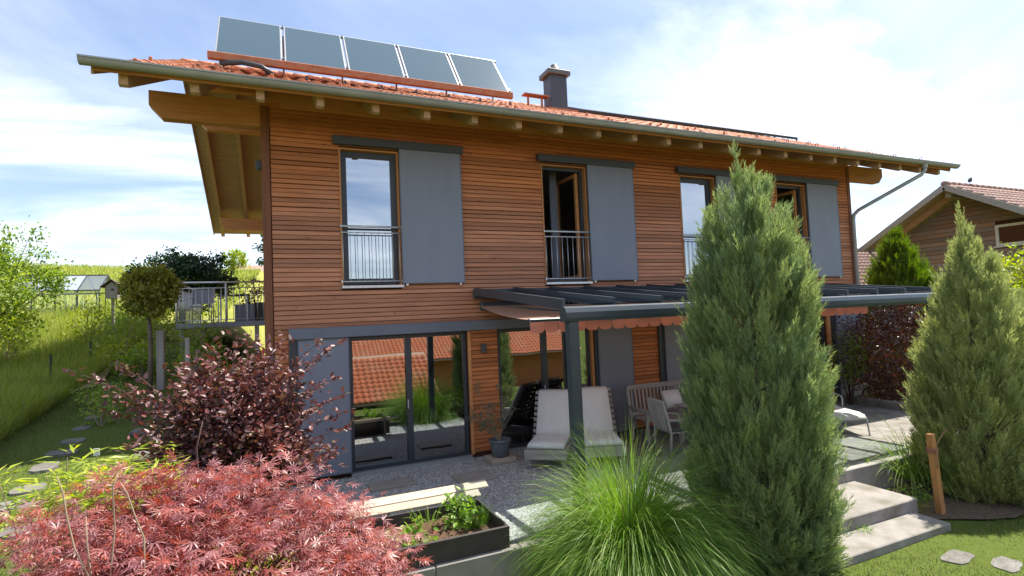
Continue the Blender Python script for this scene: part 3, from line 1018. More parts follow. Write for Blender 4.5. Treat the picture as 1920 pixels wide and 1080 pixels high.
# upper windows
for k, (a, b) in enumerate(OPEN_UP):
    rev = MB()
    rev.box(a, a + 0.028, -0.012, 0.20, UZ0, UZ1); rev.box(b - 0.028, b, -0.012, 0.20, UZ0, UZ1)
    rev.box(a + 0.028, b - 0.028, -0.012, 0.20, UZ1 - 0.028, UZ1)
    rev.build('window_reveal', m_beam, house)
    win = frame(MB(), a + 0.03, b - 0.03, UZ0 + 0.04, UZ1 - 0.03, 0.10, 0.18, 0.055).build('window', m_frame, house)
    if k in (1, 3):
        # this one stands open: the sash is swung inwards
        x = b - 0.09
        sash = MB()
        for (ya, yb, za, zb) in ((0.19, 0.26, UZ0 + 0.1, UZ1 - 0.09), (1.02, 1.09, UZ0 + 0.1, UZ1 - 0.09)):
            sash.box(x - 0.06, x, ya, yb, za, zb)
        sash.box(x - 0.06, x, 0.26, 1.02, UZ0 + 0.1, UZ0 + 0.18); sash.box(x - 0.06, x, 0.26, 1.02, UZ1 - 0.17, UZ1 - 0.09)
        sash.build('open_sash', m_beam, win)
        MB().box(x - 0.035, x - 0.025, 0.26, 1.02, UZ0 + 0.18, UZ1 - 0.17).build('pane', g_win, win)
    else:
        frame(MB(), a + 0.085, b - 0.085, UZ0 + 0.095, UZ1 - 0.085, 0.095, 0.165, 0.05).build('sash', m_frame, win)
        MB().box(a + 0.135, b - 0.135, 0.125, 0.133, UZ0 + 0.145, UZ1 - 0.135).build('pane', g_win, win)
    # curtain folds
    cu = MB()
    cx0, cx1 = (a + 0.05, a + 0.30) if k != 1 else (a + 0.52, a + 0.70)
    nn = 22
    v = []
    for i in range(nn + 1):
        x = cx0 + (cx1 - cx0) * i / nn
        y = 0.33 + 0.035 * math.sin(i * 1.5) + (0.3 if k == 1 else 0)
        v += [(x, y, 3.12), (x, y, 5.85)]
    cu.add(v, [(2 * i, 2 * i + 2, 2 * i + 3, 2 * i + 1) for i in range(nn)], True)
    cu.build('curtain', m_curtain if k != 1 else m_shut, win)
    MB().box(a - 0.0, b + 0.03, -0.055, 0.10, UZ0 - 0.032, UZ0 + 0.012).build('sill', m_steel, win)
    # steel balustrade
    bl = MB()
    bl.tube([(a - 0.01, -0.035, 4.335), (b + 0.02, -0.035, 4.335)], 0.021, 10)
    bl.tube([(a - 0.01, -0.035, 4.225), (b + 0.02, -0.035, 4.225)], 0.012, 8)
    bl.tube([(a - 0.01, -0.035, UZ0 + 0.085), (b + 0.02, -0.035, UZ0 + 0.085)], 0.012, 8)
    for i in range(9):
        x = a + 0.03 + (b - a - 0.06) * i / 8
        bl.tube([(x, -0.035, UZ0 + 0.085), (x, -0.035, 4.225)], 0.0065, 6)
    for x in (a, b + 0.01):
        bl.box(x - 0.012, x + 0.012, -0.05, 0.0, UZ0 + 0.06, UZ0 + 0.11)
        bl.box(x - 0.012, x + 0.012, -0.06, 0.0, 4.32, 4.35)
    bl.build('balustrade', m_steel, win)
    # sliding shutter and its cover rail
    s0, s1 = b + 0.01, b + 1.20
    sh = MB().box(s0, s1, -0.075, -0.040, UZ0 + 0.035, UZ1 + 0.06, 0.004).build('sliding_shutter', m_shut, house)
    fr = frame(MB(), s0 - 0.004, s1 + 0.004, UZ0 + 0.031, UZ1 + 0.05, -0.080, -0.036, 0.014)
    fr.build('shutter_edge', m_railblue, sh)
    rn = MB()
    for x in (s0 + 0.08, s1 - 0.08):
        rn.box(x - 0.02, x + 0.02, -0.07, -0.02, UZ0 - 0.005, UZ0 + 0.034)
    rn.build('shutter_guide', m_steel, sh)
    MB().box(a - 0.10, s1 + 0.05, -0.115, -0.004, 5.80, 5.945, 0.006).build('shutter_rail', m_rail, house)

# ground floor doors
for k, (a, b) in enumerate(OPEN_LO):
    d = frame(MB(), a + 0.02, b - 0.02, 0.0, LZ1 - 0.01, 0.06, 0.15, 0.062)
    mid = 2.16 if k == 0 else (4.98 if k == 1 else (a + b) / 2)
    d.box(mid - 0.055, mid + 0.055, 0.05, 0.16, 0.062, LZ1 - 0.072)
    dr = d.build('glass_door', m_frame, house)
    for p0, p1 in ((a + 0.082, mid - 0.055), (mid + 0.055, b - 0.082)):
        MB().box(p0, p1, 0.100, 0.108, 0.062, LZ1 - 0.072).build('pane', g_door, dr)
    MB().box(a, b, -0.06, 0.06, -0.07, -0.004).build('threshold', m_alu, dr)
    if k < 2:
        MB().box(mid - 0.045, mid - 0.028, 0.02, 0.05, 1.00, 1.16).build('door_handle', m_steel, dr)
for a, b, z1 in ((0.26, 1.085, 2.36), (6.20, 7.07, 2.36), (7.97, 8.95, 2.36), (13.72, 14.72, 2.36)):
    sh = MB().box(a, b, -0.085, -0.045, 0.03, z1, 0.004).build('sliding_shutter', m_shut, house)
    frame(MB(), a - 0.004, b + 0.004, 0.026, z1, -0.090, -0.040, 0.016).build('shutter_edge', m_railblue, sh)
for a, b in ((0.12, 0.25), (6.13, 6.19), (7.83, 7.96), (13.60, 13.71)):
    MB().box(a, b, -0.05, -0.006, 0.02, 2.355).build('shutter_guide', m_frame, house)
for a, b in ((3.302, 3.36), (6.06, 6.118), (13.47, 13.595)):
    MB().box(a, b, -0.022, 0.06, 0.0, 2.35, 0.004).build('door_jamb', m_beam, house)
MB().box(0.12, 9.1, -0.135, -0.006, 2.365, 2.555, 0.010).build('shutter_rail', m_railblue, house)
MB().box(12.1, 14.75, -0.135, -0.006, 2.365, 2.555, 0.010).build('shutter_rail', m_railblue, house)
lamp = MB().box(3.555, 3.655, -0.105, -0.028, 1.92, 2.10, 0.012)
lamp.box(3.585, 3.625, -0.03, -0.001, 1.98, 2.04)
lamp.build('wall_lamp', m_rail, house)
# corner lamp/camera on the gable corner
MB().box(HX0 - 0.10, HX0 - 0.005, 0.10, 0.24, 5.30, 5.45, 0.01).build('gable_spotlight', m_frame, house)

# --- roof
roof = MB()
RX0, RX1 = -2.20, 17.00
EY0, EY1 = -1.35, 2 * RY + 1.35
roof.prism([(EY0, ZT(EY0)), (RY, ZT(RY)), (EY1, ZT(EY0)), (EY1, ZT(EY0) - 0.035), (RY, ZT(RY) - 0.035), (EY0, ZT(EY0) - 0.035)], 'x', RX0, RX1)
roof = roof.build('roof', m_soffit, house)
for x0 in (RX0 - 0.03, RX1 + 0.002):
    MB().prism([(EY0, ZT(EY0) + 0.07), (RY, ZT(RY) + 0.07), (EY1, ZT(EY0) + 0.07), (EY1, ZT(EY0) - 0.10), (RY, ZT(RY) - 0.10), (EY0, ZT(EY0) - 0.10)], 'x', x0, x0 + 0.028).build('rake_board', m_beamy, roof)
rxs = [-1.90 + 0.845 * i for i in range(23)]
for x in rxs:
    if x > RX1 - 0.1:
        break
    mb = MB()
    for sgn in (1, -1):
        def yy(y):
            return y if sgn == 1 else 2 * RY - y
        e = EY0 + 0.10
        P = [(yy(e), ZT(e) - 0.036), (yy(RY), ZT(RY) - 0.036), (yy(RY), ZT(RY) - 0.25), (yy(e + 0.07), ZT(e + 0.07) - 0.25), (yy(e), ZT(e) - 0.20)]
        mb.prism(P, 'x', -0.055, 0.055)
    mb.build('rafter', m_beamy, roof, (x, 0, 0))


def purlin(y, z0, z1, xa, xb, w):
    c = (z1 - z0)
    prof = [(xa, z1), (xb, z1), (xb, z0 + c * 0.45), (xb - c * 0.4, z0), (xa + c * 0.4, z0), (xa, z0 + c * 0.45)]
    MB().prism(prof, 'y', y - w / 2, y + w / 2).build('purlin', m_beam, roof)


purlin(0.13, 6.02, 6.45, -1.85, 16.35, 0.20)
purlin(RY, ZT(RY) - 0.62, ZT(RY) - 0.28, -1.85, 16.35, 0.22)
purlin(RY, 7.72, 8.06, -1.78, 0.2, 0.20)
purlin(HD + 0.0, 6.02, 6.45, -1.85, 16.35, 0.20)
MB().prism([(EY0 - 0.030, ZT(EY0) + 0.04), (EY0 - 0.002, ZT(EY0) + 0.04), (EY0 - 0.002, ZT(EY0) - 0.055), (EY0 - 0.030, ZT(EY0) - 0.055)], 'x', RX0, RX1).build('fascia_board', m_beam, roof)
mm_ = MB().prism([(EY0 + 0.19, ZT(EY0 + 0.19) - 0.04), (EY0 - 0.001, ZT(EY0) - 0.04), (EY0 - 0.001, ZT(EY0) - 0.05), (EY0 + 0.19, ZT(EY0 + 0.19) - 0.045)], 'x', RX0, RX1)
mm_.build('soffit_strip', m_beam, roof)
# boards closing the gaps between the rafters above the wall
for xa, xb in zip(rxs[:-1], rxs[1:]):
    if xa > HX0 - 0.2 and xb < HX1 + 0.3:
        MB().prism([(0.004, 6.525), (0.028, 6.525), (0.028, ZT(0.0) - 0.03), (0.004, ZT(0.0) - 0.045)], 'x', xa + 0.058, xb - 0.058).build('blocking_board', m_beam, roof)
MB().box(HX0 + 0.01, HX1 - 0.01, 0.004, 0.028, 6.365, 6.523).build('frieze_board', m_beam, roof)
# gutter, half round, open top
gr, gcy, gcz = 0.085, EY0 - 0.12, ZT(EY0) + 0.045
gm = MB()
prof = [(gcy + gr * math.cos(t), gcz + gr * math.sin(t)) for t in [math.pi + math.pi * i / 10 for i in range(11)]]
pin = [(gcy + (gr - 0.006) * math.cos(t), gcz + (gr - 0.006) * math.sin(t)) for t in [2 * math.pi - math.pi * i / 10 for i in range(11)]]
gm.prism(prof + pin, 'x', RX0 - 0.12, RX1 + 0.12)
gm.prism([(gcy - gr - 0.016, gcz - 0.012), (gcy - gr + 0.002, gcz - 0.012), (gcy - gr + 0.002, gcz + 0.010), (gcy - gr - 0.016, gcz + 0.010)], 'x', RX0 - 0.12, RX1 + 0.12)
for x0 in (RX0 - 0.122, RX1 + 0.116):
    gm.prism(prof, 'x', x0, x0 + 0.006)
gut = gm.build('gutter', m_zinc, roof)
for i in range(22):
    x = RX0 + 0.35 + i * 0.90
    pr_ = [(gcy + (gr + 0.005) * math.cos(t), gcz + (gr + 0.005) * math.sin(t)) for t in [math.pi + math.pi * k / 8 for k in range(9)]]
    pr_ += [(gcy + (gr + 0.001) * math.cos(t), gcz + (gr + 0.001) * math.sin(t)) for t in [2 * math.pi - math.pi * k / 8 for k in range(9)]]
    if i == 0:
        gme = MB().prism(pr_, 'x', -0.014, 0.014).mesh('gutter_bracket', m_zinc)
    inst(gme, 'gutter_bracket', roof, (x, 0, 0))
# downpipe at the right
dp = MB()
dp.tube([(15.65, gcy, gcz - 0.06), (15.65, gcy, gcz - 0.22), (15.60, gcy + 0.06, gcz - 0.33), (14.80, -0.20, 5.12), (14.72, -0.12, 5.0), (14.71, -0.10, 4.85), (14.70, -0.10, 0.05)], 0.048, 12)
dp.lathe([(0.06, 0), (0.075, 0.10)], (15.65, gcy, gcz - 0.17), 12)
dp.build('downpipe', m_zinc, house)

# tiles
TW, TL = 0.290, 0.36
tprof = [(-0.145, 0.012), (-0.110, 0.040), (-0.055, 0.058), (0.0, 0.040), (0.045, 0.014), (0.10, 0.004), (0.145, 0.010)]
tv, tf = [], []
cs_, sn_ = 1 / math.hypot(1, SL), SL / math.hypot(1, SL)
for d, lift in ((0.0, 0.030), (TL + 0.05, 0.008)):
    for px_, pz_ in tprof:
        zz = pz_ + lift
        tv.append((px_, d * cs_ - zz * sn_, d * sn_ + zz * cs_))
k = len(tprof)
for i in range(k - 1):
    tf.append((i, i + 1, k + i + 1, k + i))
o_ = len(tv)
for px_, pz_ in tprof:
    zz = pz_ + 0.030 - 0.022
    tv.append((px_, -zz * sn_, zz * cs_))
for i in range(k - 1):
    tf.append((o_ + i, o_ + i + 1, i + 1, i))
tmb = MB(); tmb.v = tv; tmb.f = tf; tmb.smooth = [True] * (k - 1) + [False] * (k - 1)
tile_me = tmb.mesh('roof_tile', m_tile)
NX = int((RX1 - RX0) / TW)
NR = int(math.hypot(RY - EY0, SL * (RY - EY0)) / TL)
rest = []
cnt = 0
for rr in range(NR + 1):
    s_ = rr * TL - 0.04
    for c_ in range(NX):
        x = RX0 + TW * (c_ + 0.5)
        y = EY0 + s_ * cs_; zz = ZT(EY0) + s_ * sn_ + 0.012
        if rr < 4 and cnt < 290:
            o = inst(tile_me, 'roof_tile', roof, (x + rs.uniform(-0.004, 0.004), y + rs.uniform(-0.008, 0.008), zz + rs.uniform(0, 0.006)), (rs.uniform(-0.012, 0.012), rs.uniform(-0.012, 0.012), rs.uniform(-0.01, 0.01)))
            cnt += 1
        else:
            rest.append((x + rs.uniform(-0.004, 0.004), y + rs.uniform(-0.008, 0.008), zz + rs.uniform(0, 0.008)))
rest = np.array(rest)
Bt = np.tile(np.eye(3), (len(rest), 1, 1))
V, F, A = scatter(tv, np.array(tf), rest, Bt, np.ones(len(rest)), rng.random(len(rest)))
o = np_obj('roof_tile_field', V, F, A, m_tile, roof, smooth=True)
o['kind'] = 'stuff'
# ridge caps
rc = MB()
for i in range(int((RX1 - RX0) / 0.38)):
    x = RX0 + i * 0.38
    rc.tube([(x, RY, ZT(RY) + 0.02), (x + 0.37, RY, ZT(RY) + 0.035)], [0.10, 0.088], 10)
rc.build('ridge_cap', m_tile, roof)
# snow guards: little clay noses on the tiles and wire hooks at the right end
sg = MB()
sg.hull([(-0.035, -0.03, 0.03), (0.035, -0.03, 0.03), (-0.03, 0.03, 0.03), (0.03, 0.03, 0.03), (-0.028, -0.02, 0.135), (0.028, -0.02, 0.135), (-0.022, 0.01, 0.135), (0.022, 0.01, 0.135)], 0.010)
sgm = sg.mesh('snow_guard', m_tile)
hk = MB().tube([(0, 0, 0.04), (0, 0.03, 0.17), (0, 0.07, 0.17), (0, 0.10, 0.06)], 0.009, 6)
hkm = hk.mesh('snow_hook', m_frame)
for rr, st_, off in ((1.6, 4, 1), (4.6, 4, 3), (8.6, 4, 0)):
    for c_ in range(off, NX, st_):
        s_ = rr * TL
        x = RX0 + TW * (c_ + 0.32) + rs.uniform(-0.03, 0.03)
        right = x > 11.5
        inst(hkm if right else sgm, 'snow_hook' if right else 'snow_guard', roof, (x, EY0 + s_ * cs_, ZT(EY0) + s_ * sn_ + 0.03), (math.atan(SL) * 0.4, 0, rs.uniform(-0.1, 0.1)))
# chimney
ch = MB().box(7.47, 8.02, 3.80, 4.28, ZT(3.75) - 0.2, 9.72, 0.01).build('chimney', m_rail, house)
m_cap = mat('chimney_cap_sheet', (0.16, 0.155, 0.15), (0.11, 0.105, 0.10), scale=5, rough=0.5, metallic=0.3)
MB().box(7.37, 8.12, 3.72, 4.36, 9.70, 9.85, 0.015).build('chimney_cap', m_cap, ch)
cp = MB().lathe([(0.19, 0), (0.17, 0.14), (0.13, 0.18), (0.0, 0.19)], (7.75, 4.05, 9.848), 18)
cp.lathe([(0.12, 0.17), (0.11, 0.25), (0.0, 0.26)], (7.75, 4.05, 9.848), 18)
cp.build('flue_cowl', m_cap, ch)
MB().box(7.25, 8.25, 3.60, 4.5, ZT(3.6) - 0.1, ZT(3.6) + 0.16).build('chimney_flashing', m_tile, ch)
gb = MB()
for x in (6.75, 7.2):
    gb.beam((x, 3.9, ZT(3.9) + 0.02), (x, 3.9, ZT(3.9) + 0.40), 0.05, 0.05)
gb.beam((6.6, 3.9, ZT(3.9) + 0.42), (7.4, 3.9, ZT(3.9) + 0.42), 0.22, 0.035)
gb.build('roof_step', m_tile, house)

# --- solar collectors on a raised frame
sa = empty('solar_collector_array', (2.1, 2.0, ZT(2.0)), 'row of five blue grey solar collectors on a tilted stand above the tiles', 'solar collectors')
ox, oy, oz = 2.1, 2.0, ZT(2.0)


def sap(x, y, z):
    return (x - ox, y - oy, z - oz)


yb, zb, yt, zt_ = 2.0, 8.07, 3.0, 9.36
upn = Vector((0, yt - yb, zt_ - zb)).normalized()
nrm_ = Vector((0, -upn.z, upn.y))
L_ = math.hypot(yt - yb, zt_ - zb)
pw = 1.29
for i in range(5):
    x0 = -1.12 + i * pw + 0.02; x1 = x0 + pw - 0.045
    c = Vector(sap((x0 + x1) / 2, (yb + yt) / 2, (zb + zt_) / 2))
    a = c - upn * (L_ / 2); b = c + upn * (L_ / 2)
    pm_ = MB().beam(a, b, x1 - x0, 0.09, up=nrm_, c=0.006).build('collector', m_alu, sa)
    MB().beam(a + upn * 0.035 + nrm_ * 0.046, b - upn * 0.035 + nrm_ * 0.046, x1 - x0 - 0.07, 0.008, up=nrm_).build('collector_glass', m_panel, pm_)
    cl_ = MB()
    for t in (0.04, 0.92):
        q = a + upn * L_ * t + nrm_ * 0.05 + Vector(((x1 - x0) / 2 + 0.022, 0, 0))
        cl_.beam(q, q + upn * 0.10, 0.035, 0.04, up=nrm_)
    cl_.build('clamp', m_frame, pm_)
bx = Vector(sap(-1.22, 1.93, 8.015)); bx2 = Vector(sap(5.36, 1.93, 8.015))
MB().beam(bx, bx2, 0.10, 0.155, c=0.012).build('base_beam', m_tile, sa)
for i in range(9):
    x = -0.95 + i * 0.78
    MB().beam(sap(x, 1.95, ZT(1.95) + 0.02), sap(x, 1.95, 7.86), 0.04, 0.04).build('support', m_frame, sa)
for i in range(6):
    x = -1.10 + i * 1.28
    MB().beam(sap(x, 3.08, ZT(3.08) + 0.0), sap(x, 3.06, 9.2), 0.04, 0.04).build('support', m_alu, sa)
MB().tube([sap(-1.0, 1.9, 7.86), sap(-0.6, 1.85, 7.92), sap(-0.25, 1.8, 7.86), sap(-0.05, 1.78, 7.72)], 0.05, 10).build('insulated_pipe', m_frame, sa)
pv = empty('solar_panel_row', (11, 5.1, ZT(5.1)), 'flat dark solar panels lying low on the roof right of the chimney', 'solar panels')
for i in range(8):
    x0 = 8.55 + i * 1.16 - 11
    MB().beam((x0 + 0.57, -1.3, -1.3 * SL + 0.17), (x0 + 0.57, 0.35, 0.35 * SL + 0.17), 1.14, 0.085, c=0.004).build('solar_panel', m_frame, pv)
    MB().beam((x0 + 0.57, -1.26, -1.26 * SL + 0.215), (x0 + 0.57, 0.31, 0.31 * SL + 0.215), 1.08, 0.004).build('panel_glass', m_panel, pv)
for i in range(9):
    x0 = 8.6 + i * 1.15 - 11
    MB().beam((x0, -1.25, -1.25 * SL + 0.02), (x0, -1.25, -1.25 * SL + 0.14), 0.04, 0.04).build('support', m_frame, pv)

# ---------------------------------------------------------------- pergola (glazed terrace roof)
pg = empty('terrace_roof', (3.5, 0, 0), 'anthracite metal terrace roof with glazed bays on slim posts', 'pergola')
PX0, PX1, PYF = -0.06, 8.15, -3.62
MB().box(PX0, PX1, -0.10, -0.006, 2.98, 3.16, 0.01).build('wall_profile', m_perg, pg)
bp = [(PYF - 0.085 + 0.0, 2.52), (PYF + 0.085, 2.52), (PYF + 0.085, 2.70), (PYF - 0.02, 2.72), (PYF - 0.07, 2.70), (PYF - 0.10, 2.64), (PYF - 0.10, 2.57)]
MB().prism(bp, 'x', PX0 - 0.02, PX1 + 0.02).build('front_beam', m_perg, pg)
nb = 11
for i in range(nb):
    x = PX0 + 0.03 + i * (PX1 - PX0 - 0.06) / (nb - 1)
    mb = MB().prism([(-0.10, 3.04), (-0.10, 3.185), (PYF + 0.05, 2.825), (PYF + 0.05, 2.68)], 'x', x - 0.026, x + 0.026)
    mb.build('rafter', m_perg, pg)
    if i < nb - 1:
        x2 = PX0 + 0.03 + (i + 1) * (PX1 - PX0 - 0.06) / (nb - 1)
        MB().prism([(-0.10, 3.115), (-0.10, 3.123), (PYF + 0.06, 2.748), (PYF + 0.06, 2.740)], 'x', x + 0.028, x2 - 0.028).build('roof_pane', g_roof, pg)
for x in (0.05, 4.05, 8.02):
    mb = MB().box(x - 0.07, x + 0.07, PYF - 0.07, PYF + 0.07, -0.02, 2.518, 0.006)
    mb.box(x - 0.055, x + 0.055, PYF - 0.074, PYF - 0.069, 0.05, 2.45)
    mb.build('post', m_perg, pg)
# awning hanging under the glass
aw = empty('awning', (3.5, -0.2, 2.8), 'salmon fabric awning with scalloped valance under the terrace roof', 'awning')
AY, AZ = -2.45, -0.27
AX0, AX1 = -0.05, 7.9
cloth = MB()
v = []
for i in range(17):
    for j in range(9):
        t = j / 8
        v.append((AX0 + 0.03 + (AX1 - AX0 - 0.06) * i / 16, -0.05 + (AY + 0.05 + 0.2) * t, 0.02 + (AZ - 0.0) * t - 0.05 * math.sin(math.pi * t) + 0.006 * math.sin(i * 2.1)))
cloth.add(v, [(i * 9 + j, i * 9 + j + 1, (i + 1) * 9 + j + 1, (i + 1) * 9 + j) for i in range(16) for j in range(8)], True)
cloth.build('canopy_cloth', m_awn, aw)
MB().box(AX0, AX1, AY + 0.13, AY + 0.21, AZ - 0.03, AZ + 0.035, 0.012).build('front_bar', m_perg, aw)
MB().box(AX0 + 0.1, AX1 - 0.1, 0.00, 0.14, -0.06, 0.10, 0.02).build('cassette', m_perg, aw)
val = MB()
sw = 0.245
k = 0
x = AX0
while x + sw < AX1:
    top = [(x + 0.002, AZ - 0.02), (x + sw - 0.002, AZ - 0.02)]
    arc = []
    for i in range(17):
        t = i / 16
        arc.append((x + sw - 0.002 - (sw - 0.004) * t, AZ - 0.125 - 0.062 * (1 - abs(2 * t - 1) ** 5)))
    poly = top + arc
    wv = AY + 0.115 + 0.006 * math.sin(k * 1.7)
    val.prism(poly, 'y', wv, wv + 0.004)
    x += sw; k += 1
val.build('valance', m_awn, aw)
arm = MB()
arm.beam((0.4, -0.1, 0.0), (1.5, -1.2, -0.18), 0.05, 0.05); arm.beam((1.5, -1.2, -0.18), (0.7, -2.25, -0.26), 0.045, 0.045)
arm.build('folding_arm', m_perg, aw)

# ---------------------------------------------------------------- terrace things


def copy_tree(o, parent=None):
    c = o.copy(); COL.objects.link(c); c.parent = parent
    for chd in list(o.children):
        copy_tree(chd, c)
    return c


# raised bed
rb = empty('raised_bed', (1.40, -3.55, -0.07), 'dark steel raised planter bed with soil at the terrace edge', 'planter')
b_ = MB()
X0, X1, Y0, Y1, ZH = -0.95, 0.95, -0.52, 0.52, 0.31
for a in ((X0, X1, Y0, Y0 + 0.03), (X0, X1, Y1 - 0.03, Y1), (X0, X0 + 0.03, Y0 + 0.03, Y1 - 0.03), (X1 - 0.03, X1, Y0 + 0.03, Y1 - 0.03)):
    b_.box(*a, 0.0, ZH, 0.003)
b_.box(X0 - 0.0, X1, Y0 - 0.012, Y0 - 0.001, ZH - 0.03, ZH - 0.002)
b_.build('bed_frame', m_corten, rb)
so = MB()
v = []
for i in range(25):
    for j in range(13):
        v.append((X0 + 0.03 + (X1 - X0 - 0.06) * i / 24, Y0 + 0.03 + (Y1 - Y0 - 0.06) * j / 12, 0.17 + rs.uniform(-0.012, 0.012)))
so.add(v, [(i * 13 + j, (i + 1) * 13 + j, (i + 1) * 13 + j + 1, i * 13 + j + 1) for i in range(24) for j in range(12)], True)
so.build('soil', m_soil, rb)
# open lid of the bed: two boards on props, tilted up behind it
for (xa, xb, y0, z0, y1, z1) in ((-1.25, 1.20, -0.15, 0.33, -0.02, 0.375), (-1.45, 1.36, -0.012, 0.385, 0.13, 0.435)):
    MB().beam((xa, (y0 + y1) / 2, (z0 + z1) / 2), (xb, (y0 + y1) / 2, (z0 + z1) / 2), math.hypot(y1 - y0, z1 - z0), 0.024, up=(0, -(z1 - z0), y1 - y0), c=0.004).build('lid_board', m_pale, rb, (-0.2, 0.69, 0))
for x in (-1.0, 0.0, 1.0):
    MB().box(x - 0.02, x + 0.02, 0.0, 0.04, 0.0, 0.38).build('lid_prop', m_pale, rb, (-0.2, 0.69, 0))


def leafy(name, label, cat, centre, r, n, size, tmpl, m, rng, up=0.6, stems=8, stem_m=None, base=None, group=None, squash=(1, 1, 1), shell=0.35, clumps=None, stem_r=0.008, face_up=0.5):
    """a shrub: stems to clumps of leaves spread through an uneven crown volume"""
    c = np.array(centre, float)
    bz = np.array(base if base is not None else (c[0], c[1], float(gz(c[0], c[1]))), float)
    e = empty(name, tuple(bz), label, cat, group)
    k = clumps or max(12, n // 60)
    cdir = rdir(k, 0.15, rng)
    cr_ = (shell + (1 - shell) * rng.random(k) ** 0.5) * rng.uniform(0.80, 1.12, k)
    cc_ = cdir * cr_[:, None] * np.array(squash) * r
    w = rng.integers(0, k, n)
    spread = r * 0.55 / k ** (1 / 3) * 1.5
    pos = c + cc_[w] + rng.normal(size=(n, 3)) * spread * np.array(squash) ** 0.5
    ax = norm(norm(pos - c) * 0.7 + rdir(n, 0, rng) * 0.8 + np.array([0, 0, -0.15]))
    nr = norm(rdir(n, 0, rng) * (1 - face_up) + np.array([0, 0, face_up]) + norm(pos - c) * 0.35)
    V, F, A = scatter(tmpl[0], tmpl[1], pos - bz, basis(ax, nr), size * rng.uniform(0.7, 1.25, n), np.clip(rng.random(k)[w] * 0.6 + rng.random(n) * 0.4, 0, 0.999))
    np_obj('foliage', V, F, A, m, e)
    if stems:
        sm = MB()
        sel = rng.choice(k, min(stems, k), replace=False)
        for i in sel:
            p1 = Vector(c + cc_[i] - bz)
            p0 = Vector((rng.normal() * 0.06 * r, rng.normal() * 0.06 * r, -0.03))
            mid = p0.lerp(p1, 0.5) + Vector((rng.normal() * 0.06 * r, rng.normal() * 0.06 * r, 0.08 * r))
            sm.tube([p0, p0.lerp(mid, 0.6), mid, mid.lerp(p1, 0.6), p1], [stem_r * 1.6, stem_r * 1.3, stem_r, stem_r * 0.7, stem_r * 0.35], 5, False)
        sm.build('stems', stem_m or m_darktwig, e)
    return e


OV = (OVAL_V, OVAL_F)
LA = (LANCE_V, LANCE_F)
rg = np.random.default_rng(21)
# bed plants
bz_ = (0, 0, 0.10)
leafy('lettuce', 'bright green leafy herb in the middle of the planter bed', 'plant', (1.95, -3.45, 0.25), 0.20, 260, 0.075, OV, lm_herb, rg, stems=10, stem_m=lm_herb, base=(1.95, -3.45, 0.10), clumps=26, stem_r=0.004)
leafy('lettuce', 'pale green young plant at the left of the planter bed', 'plant', (1.32, -3.70, 0.20), 0.15, 150, 0.085, OV, lm_herb, rg, stems=6, stem_m=lm_herb, base=(1.32, -3.70, 0.10), clumps=16, stem_r=0.004)
leafy('lettuce', 'low yellow green seedlings at the front left of the planter bed', 'plant', (1.02, -3.88, 0.16), 0.12, 110, 0.06, OV, lm_yellow, rg, stems=5, stem_m=lm_herb, base=(1.02, -3.88, 0.10), clumps=12, stem_r=0.003)


def tuft(name, label, c, n, L, w, m, rng, spread=0.25, droop=0.2, rad=0.05, seg=4, cat='plant', parent_label=None):
    e = empty(name, c, label, cat)
    a = rng.uniform(0, 2 * math.pi, n); q = rng.random(n) ** 0.5
    base = np.stack([np.cos(a) * q * rad, np.sin(a) * q * rad, np.zeros(n)], 1)
    d = norm(np.stack([np.cos(a) * spread * (0.25 + q), np.sin(a) * spread * (0.25 + q), np.ones(n)], 1) + rng.normal(size=(n, 3)) * 0.12)
    V, F, A = ribbons(base, d, L * rng.uniform(0.6, 1.1, n), w * rng.uniform(0.7, 1.3, n), droop * rng.uniform(0.4, 1.5, n), rng, seg)
    np_obj('blades', V, F, A, m, e)
    return e


tuft('chives', 'thin upright chives at the right end of the planter bed', (2.18, -3.55, 0.10), 130, 0.26, 0.007, lm_herb, rg, 0.35, 0.08, 0.10)
tuft('chives', 'tall arching onion leaves at the back of the planter bed', (1.62, -3.22, 0.10), 26, 0.36, 0.010, lm_herb, rg, 0.5, 0.25, 0.14)

# potted shrub by the door
pt = empty('potted_shrub', (3.68, -0.52, 0.0), 'sparse grey green shrub in a round zinc pot beside the glass door', 'potted plant')
MB().box(-0.24, 0.24, -0.2, 0.22, -0.03, 0.035, 0.006).build('pot_board', m_pale, pt)
pb = MB().lathe([(0.125, 0.036), (0.15, 0.05), (0.185, 0.30), (0.19, 0.31), (0.205, 0.315), (0.205, 0.35), (0.188, 0.352), (0.175, 0.32), (0.0, 0.315)], (0, 0, 0), 26)
pb.build('pot', m_pot, pt)
br = MB()
tips = []
rr_ = random.Random(5)
for i in range(9):
    a = rr_.uniform(0, 6.28); rad = rr_.uniform(0.05, 0.40); h = rr_.uniform(0.55, 1.25)
    if i % 3 == 0:
        a, rad, h = 3.3 + rr_.uniform(-0.3, 0.3), 0.42, 0.75
    p = [Vector((0, 0, 0.30))]
    for t in (0.3, 0.6, 1.0):
        p.append(Vector((math.cos(a) * rad * t + rr_.uniform(-0.05, 0.05), math.sin(a) * rad * t + rr_.uniform(-0.04, 0.04), 0.30 + (h - 0.30) * t)))
    br.tube(p, [0.013, 0.009, 0.006, 0.003], 5, False)
    for q in (p[2], p[3]):
        for j in range(4):
            e = q + Vector((rr_.uniform(-0.16, 0.16), rr_.uniform(-0.12, 0.12), rr_.uniform(-0.02, 0.18)))
            br.tube([q, q.lerp(e, 0.5) + Vector((0, 0, 0.02)), e], [0.005, 0.003, 0.002], 4, False)
            tips += [q.lerp(e, t) for t in (0.5, 0.7, 0.85, 1.0)]
br.build('branches', m_twig, pt)
tp = np.array([tuple(t) for t in tips]); tp = np.repeat(tp, 5, 0) + rg.normal(size=(len(tp) * 5, 3)) * 0.028
